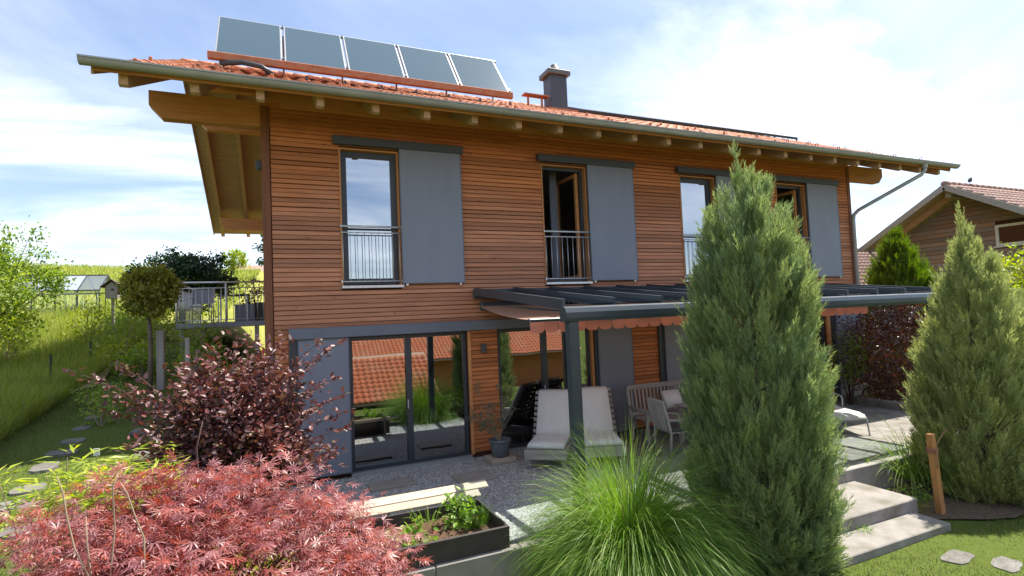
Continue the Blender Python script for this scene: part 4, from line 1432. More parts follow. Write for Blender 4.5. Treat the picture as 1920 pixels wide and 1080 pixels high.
V, F, A = scatter(OVAL_V, OVAL_F, tp, basis(rdir(len(tp), 0.2, rg), rdir(len(tp), 0.5, rg)), rg.uniform(0.02, 0.04, len(tp)), rg.random(len(tp)))
np_obj('leaves', V, F, A, lm_potleaf, pt)


# wooden loungers with cushions
def cushion(path, w, th, name, parent, m):
    """quilted pad following a side profile path [(y,z)...]"""
    mb = MB()
    v = []
    n = len(path)
    for i, (y, z) in enumerate(path):
        y0, z0 = path[max(i - 1, 0)]; y1, z1 = path[min(i + 1, n - 1)]
        t = Vector((0, y1 - y0, z1 - z0)).normalized(); nn = Vector((0, -t.z, t.y))
        if nn.z < 0:
            nn = -nn
        fat = th * (0.75 if i in (0, n - 1) else 1.0)
        for (xf, k_) in ((-1, 0.0), (-1.0, 0.7), (-0.93, 1.0), (-0.3, 1.06), (0.3, 1.06), (0.93, 1.0), (1.0, 0.7), (1, 0.0)):
            p = Vector((xf * w / 2, y, z)) + nn * fat * k_
            v.append(tuple(p))
    f = []
    for i in range(n - 1):
        for j in range(8):
            f.append((i * 8 + j, i * 8 + (j + 1) % 8, (i + 1) * 8 + (j + 1) % 8, (i + 1) * 8 + j))
    f.append(tuple(range(8))); f.append(tuple((n - 1) * 8 + j for j in range(7, -1, -1)))
    mb.add(v, f, True)
    return mb.build(name, m, parent)


def wood_lounger(loc, rz, label):
    e = empty('wooden_lounger', loc, label, 'sun lounger', 'wooden loungers under the terrace roof', rz)
    w = 0.70
    for s in (-1, 1):
        MB().box(s * w / 2 - 0.022, s * w / 2 + 0.022, -0.75, 0.62, 0.16, 0.30, 0.006).build('side_rail', m_oldwood, e)
    for y in (-0.65, 0.45):
        for s in (-1, 1):
            MB().box(s * (w / 2 - 0.05) - 0.03, s * (w / 2 - 0.05) + 0.03, y - 0.03, y + 0.03, 0.0, 0.18, 0.004).build('leg', m_oldwoodz, e)
    MB().box(-w / 2 - 0.02, w / 2 + 0.02, -0.78, -0.753, 0.14, 0.31, 0.005).build('end_board', m_oldwood, e)
    for i in range(8):
        y = -0.72 + i * 0.10
        MB().box(-w / 2 + 0.02, w / 2 - 0.02, y, y + 0.075, 0.302, 0.322, 0.003).build('slat', m_oldwood, e)
    for i in range(9):
        t = i / 8
        y = 0.10 + 0.42 * t; z = 0.33 + 0.76 * t
        MB().beam((-w / 2 - 0.06, y + 0.035, z), (w / 2 + 0.06, y + 0.035, z), 0.022, 0.07, up=(0, 0.42, 0.76), c=0.003).build('slat', m_oldwood, e)
    for s in (-1, 1):
        MB().beam((s * (w / 2 - 0.1), 0.11, 0.31), (s * (w / 2 - 0.1), 0.58, 1.11), 0.04, 0.03).build('back_rail', m_oldwoodz, e)
    cushion([(-0.74, 0.325), (-0.60, 0.325), (-0.3, 0.325), (0.0, 0.33), (0.08, 0.36)], w - 0.06, 0.085, 'seat_cushion', e, m_cloth)
    cushion([(0.06, 0.38), (0.16, 0.52), (0.30, 0.76), (0.42, 0.98), (0.47, 1.08), (0.52, 1.12)], w - 0.05, 0.085, 'back_cushion', e, m_cloth)
    return e


wood_lounger((4.60, -0.88, -0.02), R(-38), 'wooden lounger with white cushion left of the terrace post')
wood_lounger((5.34, -1.22, 0.0), R(-22), 'wooden lounger with white cushion right of the terrace post')

# bench with vertical slats
bn = empty('garden_bench', (7.35, -0.95, 0.0), 'weathered wooden bench with slatted back against the house wall', 'bench')
W_ = 1.7
for s in (-1, 1):
    x = s * W_ / 2
    MB().beam((x, 0.22, 0), (x, 0.34, 1.02), 0.055, 0.06, c=0.006).build('leg', m_oldwoodz, bn)
    MB().box(x - 0.028, x + 0.028, -0.30, -0.24, 0, 0.62, 0.005).build('leg', m_oldwoodz, bn)
    MB().beam((x, -0.34, 0.645), (x, 0.30, 0.665), 0.075, 0.035, c=0.006).build('armrest', m_oldwood, bn)
MB().beam((-W_ / 2, 0.345, 1.03), (W_ / 2, 0.345, 1.03), 0.04, 0.10, up=(0, 0.1, 1), c=0.01).build('top_rail', m_oldwood, bn)
MB().beam((-W_ / 2, 0.275, 0.50), (W_ / 2, 0.275, 0.50), 0.035, 0.07, c=0.006).build('lower_rail', m_oldwood, bn)
for i in range(17):
    x = -W_ / 2 + 0.09 + i * (W_ - 0.18) / 16
    MB().beam((x, 0.278, 0.53), (x, 0.338, 0.985), 0.045, 0.018, up=(0, 1, 0)).build('back_slat', m_oldwoodz, bn)
for i in range(5):
    y = -0.29 + i * 0.112
    MB().box(-W_ / 2 + 0.03, W_ / 2 - 0.03, y, y + 0.09, 0.43, 0.455, 0.004).build('seat_slat', m_oldwood, bn)
pl = cushion([(-0.05, 0.47), (0.02, 0.62), (0.10, 0.80)], 0.42, 0.10, 'throw_pillow', None, m_cloth)
pl.location = (7.42, -0.86, 0.10)
tag(pl, 'white square pillow on the slatted bench', 'pillow')

# table
tb = empty('garden_table', (8.0, -1.75, 0.0), 'long wooden garden table half hidden behind the tall juniper', 'table')
for i in range(8):
    y = -0.40 + i * 0.10
    MB().box(-0.95, 0.95, y, y + 0.092, 0.715, 0.742, 0.004).build('table_board', m_oldwood, tb)
for sx in (-1, 1):
    for sy in (-1, 1):
        MB().box(sx * 0.84 - 0.035, sx * 0.84 + 0.035, sy * 0.33 - 0.035, sy * 0.33 + 0.035, 0, 0.713, 0.005).build('leg', m_oldwoodz, tb)
MB().box(-0.86, 0.86, -0.36, 0.36, 0.63, 0.712).build('apron', m_oldwood, tb)


def armchair(loc, rz, label):
    e = empty('garden_armchair', loc, label, 'chair', None, rz)
    w = 0.58
    for s in (-1, 1):
        x = s * w / 2
        MB().tube([(x, 0.27, 0), (x, 0.24, 0.42), (x, 0.30, 0.72), (x, 0.37, 0.98)], 0.024, 8).build('leg', m_oldwoodz, e)
        MB().tube([(x, -0.27, 0), (x, -0.25, 0.60)], 0.024, 8).build('leg', m_oldwoodz, e)
        MB().tube([(x, -0.31, 0.60), (x, -0.10, 0.66), (x, 0.15, 0.65), (x, 0.29, 0.66)], 0.026, 8).build('armrest', m_oldwood, e)
    MB().beam((-w / 2, 0.36, 0.96), (w / 2, 0.36, 0.96), 0.035, 0.09, c=0.008).build('top_rail', m_oldwood, e)
    for i in range(7):
        x = -w / 2 + 0.07 + i * (w - 0.14) / 6
        MB().beam((x, 0.255, 0.45), (x, 0.355, 0.93), 0.035, 0.015, up=(0, 1, 0)).build('back_slat', m_oldwoodz, e)
    for i in range(5):
        y = -0.27 + i * 0.105
        MB().box(-w / 2, w / 2, y, y + 0.085, 0.42, 0.442, 0.004).build('seat_slat', m_oldwood, e)
    MB().box(-w / 2 + 0.02, w / 2 - 0.02, -0.25, 0.22, 0.446, 0.50, 0.015).build('seat_cushion', m_dark, e)
    return e


armchair((6.55, -1.95, 0.0), R(80), 'wooden armchair with dark seat pad at the end of the table')

# metal lounger on the right
ml = empty('metal_lounger', (10.60, -1.90, 0.0), 'light mesh sun lounger with silver tube frame on the open terrace', 'sun lounger', None, R(-27))
fx = 0.33


def prof_l(s):
    return [(s * fx, -1.0, 0.0), (s * fx, -0.93, 0.30), (s * fx, -0.86, 0.36), (s * fx, -0.70, 0.385), (s * fx, 0.25, 0.37)]


for s in (-1, 1):
    MB().tube(prof_l(s), 0.016, 8).build('front_leg', m_alu, ml)
    MB().tube([(s * fx, 0.25, 0.37), (s * fx, 0.75, 0.98)], 0.016, 8).build('back_tube', m_alu, ml)
    MB().tube([(s * fx * 1.1, 0.72, 0.0), (s * fx * 1.1, 0.40, 0.60), (s * fx * 1.1, 0.30, 0.63), (s * fx * 1.1, 0.02, 0.61), (s * fx * 1.1, -0.04, 0.56), (s * fx * 1.1, -0.02, 0.36)], 0.016, 8).build('armrest', m_alu, ml)
    MB().tube([(s * fx, 0.2, 0.36), (s * fx, 0.45, 0.0)], 0.015, 8).build('leg', m_alu, ml)
MB().tube([(-fx, -0.90, 0.30), (fx, -0.90, 0.30)], 0.013, 8).build('crossbar', m_alu, ml)
sf = MB()
pth = [(-0.94, 0.30), (-0.88, 0.355), (-0.72, 0.39), (-0.3, 0.375), (0.25, 0.375), (0.50, 0.68), (0.78, 1.02), (0.84, 1.03)]
v = []
for y, z in pth:
    for i in range(5):
        x = -fx + 2 * fx * i / 4
        v.append((x, y, z - 0.02 * (1 - (i / 2 - 1) ** 2) + 0.012))
sf.add(v, [(j * 5 + i, j * 5 + i + 1, (j + 1) * 5 + i + 1, (j + 1) * 5 + i) for j in range(len(pth) - 1) for i in range(4)], True)
sfo = sf.build('mesh_fabric', m_lounge, ml)
md = sfo.modifiers.new('thick', 'SOLIDIFY'); md.thickness = 0.012
hat = MB().lathe([(0.0, 0.13), (0.07, 0.125), (0.095, 0.10), (0.10, 0.02), (0.19, 0.0), (0.19, 0.008), (0.10, 0.028)], (0, 0, 0), 20)
ho = hat.build('straw_hat', m_straw, None, (10.42, -2.05, 0.385))
tag(ho, 'orange straw hat lying on the light sun lounger', 'hat')
sd = empty('side_table', (12.3, -0.75, 0.0), 'small dark round side table before the far shutter', 'table')
MB().lathe([(0, 0.52), (0.24, 0.52), (0.25, 0.53), (0.25, 0.55), (0, 0.552)], (0, 0, 0), 20).build('table_top', m_frame, sd)
for i in range(3):
    a = i * 2.09
    MB().tube([(0.20 * math.cos(a), 0.20 * math.sin(a), 0), (0.14 * math.cos(a), 0.14 * math.sin(a), 0.52)], 0.012, 6).build('leg', m_alu, sd)
leafy('potted_flower', 'small yellow flowering plant on the round side table', 'plant', (12.3, -0.75, 0.75), 0.2, 160, 0.05, OV, lm_yellow, rg, stems=6, base=(12.3, -0.75, 0.555), clumps=14, stem_r=0.003)

# stake with rope
sk = empty('wooden_stake', (8.56, -5.12, -0.5), 'leaning orange wooden stake beside the right juniper', 'stake')
MB().hull([(-0.05, -0.045, -0.1), (0.05, -0.045, -0.1), (-0.05, 0.045, -0.1), (0.05, 0.045, -0.1), (-0.165, -0.04, 1.20), (-0.075, -0.04, 1.20), (-0.165, 0.04, 1.20), (-0.075, 0.04, 1.20)], 0.008).build('post', m_stake, sk)
rp = empty('rope', (8.46, -5.12, 0.47), 'brown rope tied round the wooden stake and the juniper', 'rope')
for z in (-0.025, 0.0, 0.025):
    MB().tube([(0.065 * math.cos(a) - 0.005, 0.062 * math.sin(a), z) for a in [i * math.pi / 6 for i in range(13)]], 0.012, 6).build('loop', m_rope, rp)
MB().tube([(0.06, 0.02, 0), (0.3, 0.1, 0.03), (0.62, 0.18, 0.12), (1.0, 0.22, 0.22)], 0.009, 6).build('strand', m_rope, rp)
MB().tube([(-0.04, -0.07, 0), (-0.045, -0.075, -0.1), (-0.03, -0.07, -0.24)], 0.009, 6).build('loose_end', m_rope, rp)

# ---------------------------------------------------------------- junipers


def juniper(loc, H, prof, label, m, rng, plumes, per, size, name='juniper', lean=0.12, tops=()):
    """upright conifer: plumes rise from the trunk; sprays sit along the outer part of each"""
    e = empty(name, loc, label, 'tree')
    hs = np.array([p[0] for p in prof]); rr = np.array([p[1] for p in prof])
    w = np.interp(np.linspace(0, 1, 200), hs, rr); cdf = np.cumsum(w + 0.05); cdf /= cdf[-1]
    t = np.interp(rng.random(plumes), cdf, np.linspace(0, 1, 200))
    ang = rng.uniform(0, 2 * math.pi, plumes)
    rad = np.interp(t, hs, rr) * rng.uniform(0.86, 1.06, plumes)
    tip = np.stack([np.cos(ang) * rad, np.sin(ang) * rad, t * H], 1)
    rise = (0.35 + 0.30 * rng.random(plumes)) * (0.6 + 0.9 * rad)
    root = np.stack([tip[:, 0] * 0.25, tip[:, 1] * 0.25, np.maximum(tip[:, 2] - rise - 0.15 * H * 0.3, 0.0)], 1)
    hue = rng.random(plumes)
    parts = []
    tmpl = [spray_template(rng) for _ in range(4)]
    n = plumes * per
    w_ = np.repeat(np.arange(plumes), per)
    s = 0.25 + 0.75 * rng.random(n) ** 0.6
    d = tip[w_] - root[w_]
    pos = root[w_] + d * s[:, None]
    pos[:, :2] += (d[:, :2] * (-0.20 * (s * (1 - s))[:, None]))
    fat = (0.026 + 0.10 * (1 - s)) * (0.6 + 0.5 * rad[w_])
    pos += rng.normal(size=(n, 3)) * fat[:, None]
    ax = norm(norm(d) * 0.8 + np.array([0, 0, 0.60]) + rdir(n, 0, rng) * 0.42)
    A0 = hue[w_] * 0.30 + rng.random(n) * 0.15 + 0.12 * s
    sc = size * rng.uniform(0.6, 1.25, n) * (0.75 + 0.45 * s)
    B = basis(ax, rdir(n, 0, rng))
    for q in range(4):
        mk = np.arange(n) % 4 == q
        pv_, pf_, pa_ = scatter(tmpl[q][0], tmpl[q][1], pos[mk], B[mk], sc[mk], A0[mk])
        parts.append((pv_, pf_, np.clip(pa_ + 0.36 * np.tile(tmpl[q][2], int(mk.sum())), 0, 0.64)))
    # leaders at the top
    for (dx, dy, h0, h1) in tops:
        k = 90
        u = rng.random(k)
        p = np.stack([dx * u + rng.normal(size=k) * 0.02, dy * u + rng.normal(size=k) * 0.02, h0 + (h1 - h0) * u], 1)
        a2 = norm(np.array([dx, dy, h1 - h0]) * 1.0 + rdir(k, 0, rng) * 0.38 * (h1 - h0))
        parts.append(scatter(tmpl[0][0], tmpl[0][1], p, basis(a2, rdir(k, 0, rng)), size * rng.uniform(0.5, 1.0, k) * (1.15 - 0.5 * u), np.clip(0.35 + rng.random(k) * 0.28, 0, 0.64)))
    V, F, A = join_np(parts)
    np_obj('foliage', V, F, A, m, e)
    tk = MB()
    tk.tube([(0, 0, -0.1), (0.02, 0.01, H * 0.3), (-0.02, 0.02, H * 0.6), (0, 0, H * 0.93)], [0.10, 0.075, 0.045, 0.012], 8)
    for i in rng.choice(plumes, min(plumes, 110), replace=False):
        p0, p1 = Vector(root[i]), Vector(tip[i])
        tk.tube([Vector((0, 0, max(p0.z - 0.1, 0.02))), p0, p0.lerp(p1, 0.7)], [0.018, 0.011, 0.004], 4, False)
    tk.build('trunk', m_bark, e)
    return e


rj = np.random.default_rng(5)
juniper((5.42, -4.86, -0.47), 4.72, [(0, 0.74), (0.10, 0.82), (0.30, 0.82), (0.5, 0.78), (0.68, 0.71), (0.82, 0.56), (0.92, 0.36), (0.97, 0.2), (1, 0.04)],
        'tall dense columnar juniper in front of the terrace roof', lm_jun, rj, 640, 40, 0.20,
        tops=[(-0.10, 0, 4.2, 5.15), (0.16, 0.05, 4.0, 4.85), (-0.28, 0.05, 3.7, 4.5), (0.34, 0, 3.6, 4.45), (0.02, -0.15, 4.0, 4.7), (0.45, 0.05, 3.3, 4.1)])
juniper((10.08, -4.95, -0.47), 4.1, [(0, 0.72), (0.12, 0.90), (0.30, 0.88), (0.5, 0.74), (0.7, 0.55), (0.85, 0.34), (1, 0.03)],
        'loose grey green juniper right of the steps behind the stake', lm_jun2, rj, 480, 34, 0.21,
        tops=[(-0.15, 0, 3.6, 4.55), (0.12, 0, 3.5, 4.2), (0.30, 0, 3.2, 3.9), (-0.35, 0, 3.0, 3.8)])
juniper((12.55, -4.9, -0.47), 3.9, [(0, 0.9), (0.2, 1.1), (0.5, 0.85), (0.75, 0.5), (1, 0.03)],
        'juniper cut off by the right edge of the picture', lm_jun2, rj, 300, 22, 0.21, tops=[(-0.1, 0, 3.5, 4.2)])

# ---------------------------------------------------------------- ornamental grass
og = empty('ornamental_grass', (3.62, -4.62, -0.45), 'big bright green arching grass clump in front of the retaining wall', 'grass clump')
n = 7400
r2 = np.random.default_rng(9)
a = r2.uniform(0, 2 * math.pi, n); q = r2.random(n) ** 0.5
base = np.stack([np.cos(a) * q * 0.30, np.sin(a) * q * 0.30, np.zeros(n)], 1)
lean = 0.10 + 0.75 * q ** 1.3
d = norm(np.stack([np.cos(a) * lean, np.sin(a) * lean, np.ones(n)], 1) + r2.normal(size=(n, 3)) * 0.10)
V, F, A = ribbons(base, d, (1.62 + 0.35 * (1 - q)) * r2.uniform(0.65, 1.10, n), 0.0075 * r2.uniform(0.7, 1.35, n), (0.09 + 0.23 * q) * r2.uniform(0.5, 1.3, n), r2, 7)
V[:, 2] = np.maximum(V[:, 2], 0.01)
np_obj('blades', V, F, A, lm_grassclump, og)
n = 520
a = r2.uniform(0, 2 * math.pi, n); q = r2.random(n) ** 0.5
base = np.stack([np.cos(a) * q * 0.33, np.sin(a) * q * 0.33, np.zeros(n)], 1)
d = norm(np.stack([np.cos(a) * (0.3 + q), np.sin(a) * (0.3 + q), np.ones(n) * 0.9], 1) + r2.normal(size=(n, 3)) * 0.25)
V, F, A = ribbons(base, d, r2.uniform(0.5, 1.5, n), 0.007 * r2.uniform(0.7, 1.3, n), r2.uniform(0.15, 0.5, n), r2, 6)
V[:, 2] = np.maximum(V[:, 2], 0.01)
np_obj('dry_blades', V, F, A, leafmat('straw_blade', [(0.36, 0.29, 0.14), (0.46, 0.39, 0.21), (0.28, 0.21, 0.10)], 0.25, 0.7), og)

# grass tuft by the right juniper
tuft('grass_tuft', 'arching yellow green grass tuft at the left foot of the right juniper', (9.35, -4.3, -0.3), 220, 1.25, 0.012, lm_grassclump, r2, 0.8, 0.22, 0.15, 6, 'grass clump')

# ---------------------------------------------------------------- red Japanese maple in the foreground
rm = np.random.default_rng(17)
MC = np.array([-0.47, -6.50, 0.85])
mp_ = empty('japanese_maple', (-0.38, -6.55, float(gz(-0.38, -6.55))), 'pinkish red lace leaf maple filling the lower left foreground', 'shrub')
mb0 = np.array(mp_.location)
mt = [maple_template(rm) for _ in range(6)]
K = 230
th = rm.uniform(0, 2 * math.pi, K)
cz = rm.random(K) ** 0.8
rr_s = np.sqrt(1 - (cz * 0.98) ** 2)
rad = rm.uniform(0.72, 1.06, K)
ctr = MC + np.stack([np.cos(th) * rr_s * 1.05 * rad, np.sin(th) * rr_s * 1.0 * rad, cz * 0.98 * rad * rm.uniform(0.94, 1.04, K)], 1)
per = 56
n = K * per
w_ = np.repeat(np.arange(K), per)
outd = norm((ctr - MC) * np.array([1, 1, 0.5]))
flat = rm.normal(size=(n, 3)) * np.array([0.105, 0.105, 0.035])
pos = ctr[w_] + flat
ax = norm(outd[w_] * 0.8 + flat * 6 + rm.normal(size=(n, 3)) * 0.35 + np.array([0, 0, -0.35]))
nr = norm(np.array([0, 0, 1.0]) + rm.normal(size=(n, 3)) * 0.38 + outd[w_] * 0.35)
sc = 0.060 * rm.uniform(0.7, 1.3, n)
hue = np.clip(rm.random(K)[w_] * 0.6 + rm.random(n) * 0.4, 0, 0.999)
Bm = basis(ax, nr)
dist = np.linalg.norm(pos - np.array(CAM), axis=1)
vis = ((pos - np.array(CAM)) @ np.array(FW))
pyx = 960 + 1000 * ((pos - np.array(CAM)) @ np.array(RT)) / np.maximum(vis, 0.1)
pyy = 540 - 1000 * ((pos - np.array(CAM)) @ np.array(UP)) / np.maximum(vis, 0.1)
infr = (vis > 0.3) & (pyx > 0) & (pyx < 900) & (pyy < 1080)
outer = np.linalg.norm((pos - MC) / np.array([1.18, 1.0, 0.98]), axis=1)
score = dist - 3.0 * outer + 100 * (~infr)
order = np.argsort(score)
single = np.zeros(n, bool); single[order[:300]] = True
tmes = []
for q in range(6):
    tmes.append(np_mesh('leaf', np.array(mt[q][0]), np.array(mt[q][1]), np.full(len(mt[q][0]), rm.random() * 0.6), lm_maple))
for i in np.where(single)[0]:
    M4 = Matrix.Identity(4)
    for r_i in range(3):
        for c_i in range(3):
            M4[r_i][c_i] = Bm[i][r_i][c_i] * sc[i]
        M4[r_i][3] = pos[i][r_i] - mb0[r_i]
    inst(tmes[i % 6], 'leaf', mp_, mtx=M4)
parts = []
for q in range(6):
    mk = (~single) & (np.arange(n) % 6 == q)
    parts.append(scatter(mt[q][0], mt[q][1], pos[mk] - mb0, Bm[mk], sc[mk], hue[mk]))
V, F, A = join_np(parts)
o = np_obj('foliage', V, F, A, lm_maple, mp_)
o['kind'] = 'stuff'
sm = MB()
for i in range(0, K, 2):
    p1 = Vector(ctr[i] - mb0); p0 = Vector((rm.normal() * 0.05, rm.normal() * 0.05, 0))
    mid = Vector((p1.x * 0.45, p1.y * 0.45, p1.z * 0.85 + 0.05))
    sm.tube([p0, p0.lerp(mid, 0.55) + Vector((0.02, 0, 0)), mid, p1], [0.018, 0.011, 0.007, 0.003], 5, False)
sm.build('stems', m_darktwig, mp_)


def on_px(px, py, y):
    d = FW * 1000 + RT * (px - 960) + UP * (540 - py)
    return CAM + d * ((y - CAM.y) / d.y)


# bare pale twigs standing out of the maple
for i, (pts, lb) in enumerate((([(165, 1078), (140, 1030), (125, 970), (118, 925), (107, 893)], 'bare pale twig rising left of the maple, tallest at the left'),
                   ([(207, 1080), (215, 990), (211, 915), (222, 885)], 'bare pale twig rising out of the maple beside the bamboo'),
                   ([(270, 1010), (252, 965), (238, 925), (226, 905)], 'bare leaning twig crossing in front of the bamboo'),
                   ([(170, 1075), (163, 1020), (161, 968)], 'short bare twig between two taller ones above the maple'))):
    p = [on_px(x, y, -7.05 + 0.02 * i) for x, y in pts]
    low = Vector((p[0].x, p[0].y, float(gz(p[0].x, p[0].y))))
    o = MB().tube([q - low for q in [low] + p], [0.005, 0.0042] + [0.0034] * (len(p) - 2) + [0.002], 5).build('bare_twig', m_twig, None, tuple(low))
    tag(o, lb, 'twig', 'bare twigs above the maple')
dk = [on_px(x, y, -5.9) for x, y in ((385, 945), (372, 900), (368, 840), (380, 790))]
low = Vector((dk[0].x, dk[0].y, float(gz(dk[0].x, dk[0].y))))
o = MB().tube([q - low for q in [low] + dk], [0.012, 0.009, 0.008, 0.006, 0.003], 5).build('bare_twig', m_darktwig, None, tuple(low))
tag(o, 'thin dark twig standing between the maple and the copper bush', 'twig')

# yellow green bamboo
bb = empty('bamboo', (-0.62, -5.1, float(gz(-0.62, -5.1))), 'low yellow green bamboo with narrow leaves behind the maple', 'bamboo')
b0 = np.array(bb.location)
culm = MB(); lp, ld = [], []
r3 = np.random.default_rng(33)
for i in range(70):
    x = r3.uniform(-0.75, 0.60); y = r3.normal() * 0.22 + 0.16 * x
    h = (0.94 + 0.36 * (x + 0.7) / 1.4) * r3.uniform(0.85, 1.05)
    g0 = float(gz(b0[0] + x, b0[1] + y)) - b0[2]
    tx, ty = r3.normal() * 0.12, r3.normal() * 0.12
    p0 = Vector((x, y, g0)); p1 = Vector((x + tx, y + ty, g0 + h + 0.08))
    culm.tube([p0, p0.lerp(p1, 0.5) + Vector((0, 0, 0.02)), p1], [0.006, 0.005, 0.003], 5, False)
    for k in range(64):
        t = r3.uniform(0.62, 1.04)
        q = p0.lerp(p1, t); an = r3.uniform(0, 6.28)
        lp.append((q.x + r3.normal() * 0.05, q.y + r3.normal() * 0.05, q.z + r3.normal() * 0.03)); ld.append((math.cos(an), math.sin(an), r3.uniform(-0.35, 0.55)))
culm.build('culms', m_twig, bb)
lp, ld = np.array(lp), norm(np.array(ld))
V, F, A = scatter(LANCE_V, LANCE_F, lp, basis(ld, norm(np.array([0, 0, 1.0]) + r3.normal(size=(len(lp), 3)) * 0.4)), r3.uniform(0.09, 0.17, len(lp)), r3.random(len(lp)))
np_obj('leaves', V, F, A, lm_bamboo, bb)

# copper-leaved bush by the house corner
cbz = float(gz(-0.62, -3.2))
cbu = empty('copper_bush', (-0.62, -3.2, cbz), 'dark purple leaved bush with arching branches at the left corner of the house', 'shrub')
c0 = np.array(cbu.location)
r4 = np.random.default_rng(44)
brm = MB(); lp, ld, lh = [], [], []
targets = []
for i in range(190):
    a = r4.uniform(0, 2 * math.pi); u = r4.uniform(0.55, 1.02)
    zz = r4.random()
    rx = math.sqrt(max(0, 1 - (zz * 0.97) ** 2))
    targets.append((0.10 + math.cos(a) * 1.05 * u * rx, math.sin(a) * 0.75 * u * rx, 0.85 + 1.68 * zz * u))
for px, py, y in ((640, 642, -3.3), (610, 655, -3.2), (632, 705, -3.2), (648, 740, -3.3), (655, 800, -3.4), (640, 850, -3.6), (130, 693, -3.4), (215, 680, -3.3), (205, 745, -3.3), (655, 770, -3.3), (600, 640, -3.1), (240, 730, -3.2), (190, 770, -3.3)):
    p = on_px(px, py, y) - cbu.location
    targets += [tuple(p)] * 1
for i, tg in enumerate(targets):
    tg = Vector(tg)
    p0 = Vector((r4.normal() * 0.05, r4.normal() * 0.05, 0.0))
    mid = Vector((tg.x * 0.45, tg.y * 0.45, tg.z * 0.72 + 0.10))
    cv = [p0, p0.lerp(mid, 0.6), mid, mid.lerp(tg, 0.5) + Vector((0, 0, 0.05)), tg]
    brm.tube(cv, [0.013, 0.010, 0.007, 0.005, 0.002], 5, False)
    hue = r4.random()
    long_ = i >= 190
    for k in range(72 if not long_ else 48):
        t = r4.uniform(2.1, 4.0) if not long_ else r4.uniform(2.2, 4.0)
        s0 = min(int(t), 3)
        q = cv[s0].lerp(cv[min(s0 + 1, 4)], t - s0)
        sp_ = 0.075 if not long_ else 0.025
        lp.append((q.x + r4.normal() * sp_, q.y + r4.normal() * sp_, q.z + r4.normal() * sp_ * 0.7))
        dd = (cv[4] - cv[2]).normalized()
        ld.append((dd.x * 0.6 + r4.normal() * 0.6, dd.y * 0.6 + r4.normal() * 0.6, dd.z * 0.3 + r4.normal() * 0.45)); lh.append(min(0.999, hue * 0.5 + r4.random() * 0.5))
brm.build('branches', m_darktwig, cbu)
lp, ld = np.array(lp), norm(np.array(ld))
V, F, A = scatter(OVAL_V, OVAL_F, lp, basis(ld, norm(np.array([0, 0, 0.9]) + r4.normal(size=(len(lp), 3)) * 0.6)), r4.uniform(0.045, 0.082, len(lp)), np.array(lh))
np_obj('foliage', V, F, A, lm_copper, cbu)
# pale boulders below the bush and a plant tag
for px, py, r_, lb in ((268, 865, 0.11, 'pale grey boulder under the copper bush nearest the lawn'), (262, 818, 0.10, 'pale grey boulder behind another below the copper bush')):
    p = lawn_hit(px, py)
    bm = bmesh.new(); bmesh.ops.create_icosphere(bm, subdivisions=2, radius=1)
    for v_ in bm.verts:
        v_.co *= rs.uniform(0.85, 1.1)
    mb = MB().add([(v_.co.x * r_ * 1.3, v_.co.y * r_, v_.co.z * r_ * 0.7) for v_ in bm.verts], [tuple(v_.index for v_ in f_.verts) for f_ in bm.faces])
    bm.free()
    tag(mb.build('boulder', m_stone, None, (p.x, p.y, p.z + 0.04)), lb, 'stone')
p = lawn_hit(181, 868)
pl_ = empty('plant_tag', (p.x, p.y, p.z), 'small white plant tag on a thin stick in the lawn', 'plant tag')
MB().tube([(0, 0, -0.02), (0, 0, 0.10)], 0.004, 5).build('stick', m_twig, pl_)
MB().box(-0.03, 0.03, -0.004, 0.004, 0.08, 0.16, 0.001).build('card', m_white, pl_)
# weedy plants between lawn and bush
for i, (px, py, r_, lb) in enumerate(((190, 800, 0.20, 'loose green weeds at the lawn edge below the copper bush'), (215, 770, 0.22, 'taller green weeds behind the copper bush branches'), (170, 760, 0.18, 'green weeds at the far end of the stepping stones'))):
    p = lawn_hit(px, py)
    leafy('weed_clump', lb, 'plant', (p.x, p.y, p.z + 0.2), r_, 260, 0.05, OV, lm_apple, rg, stems=12, stem_m=m_twig, clumps=24, stem_r=0.004)

# ---------------------------------------------------------------- left background


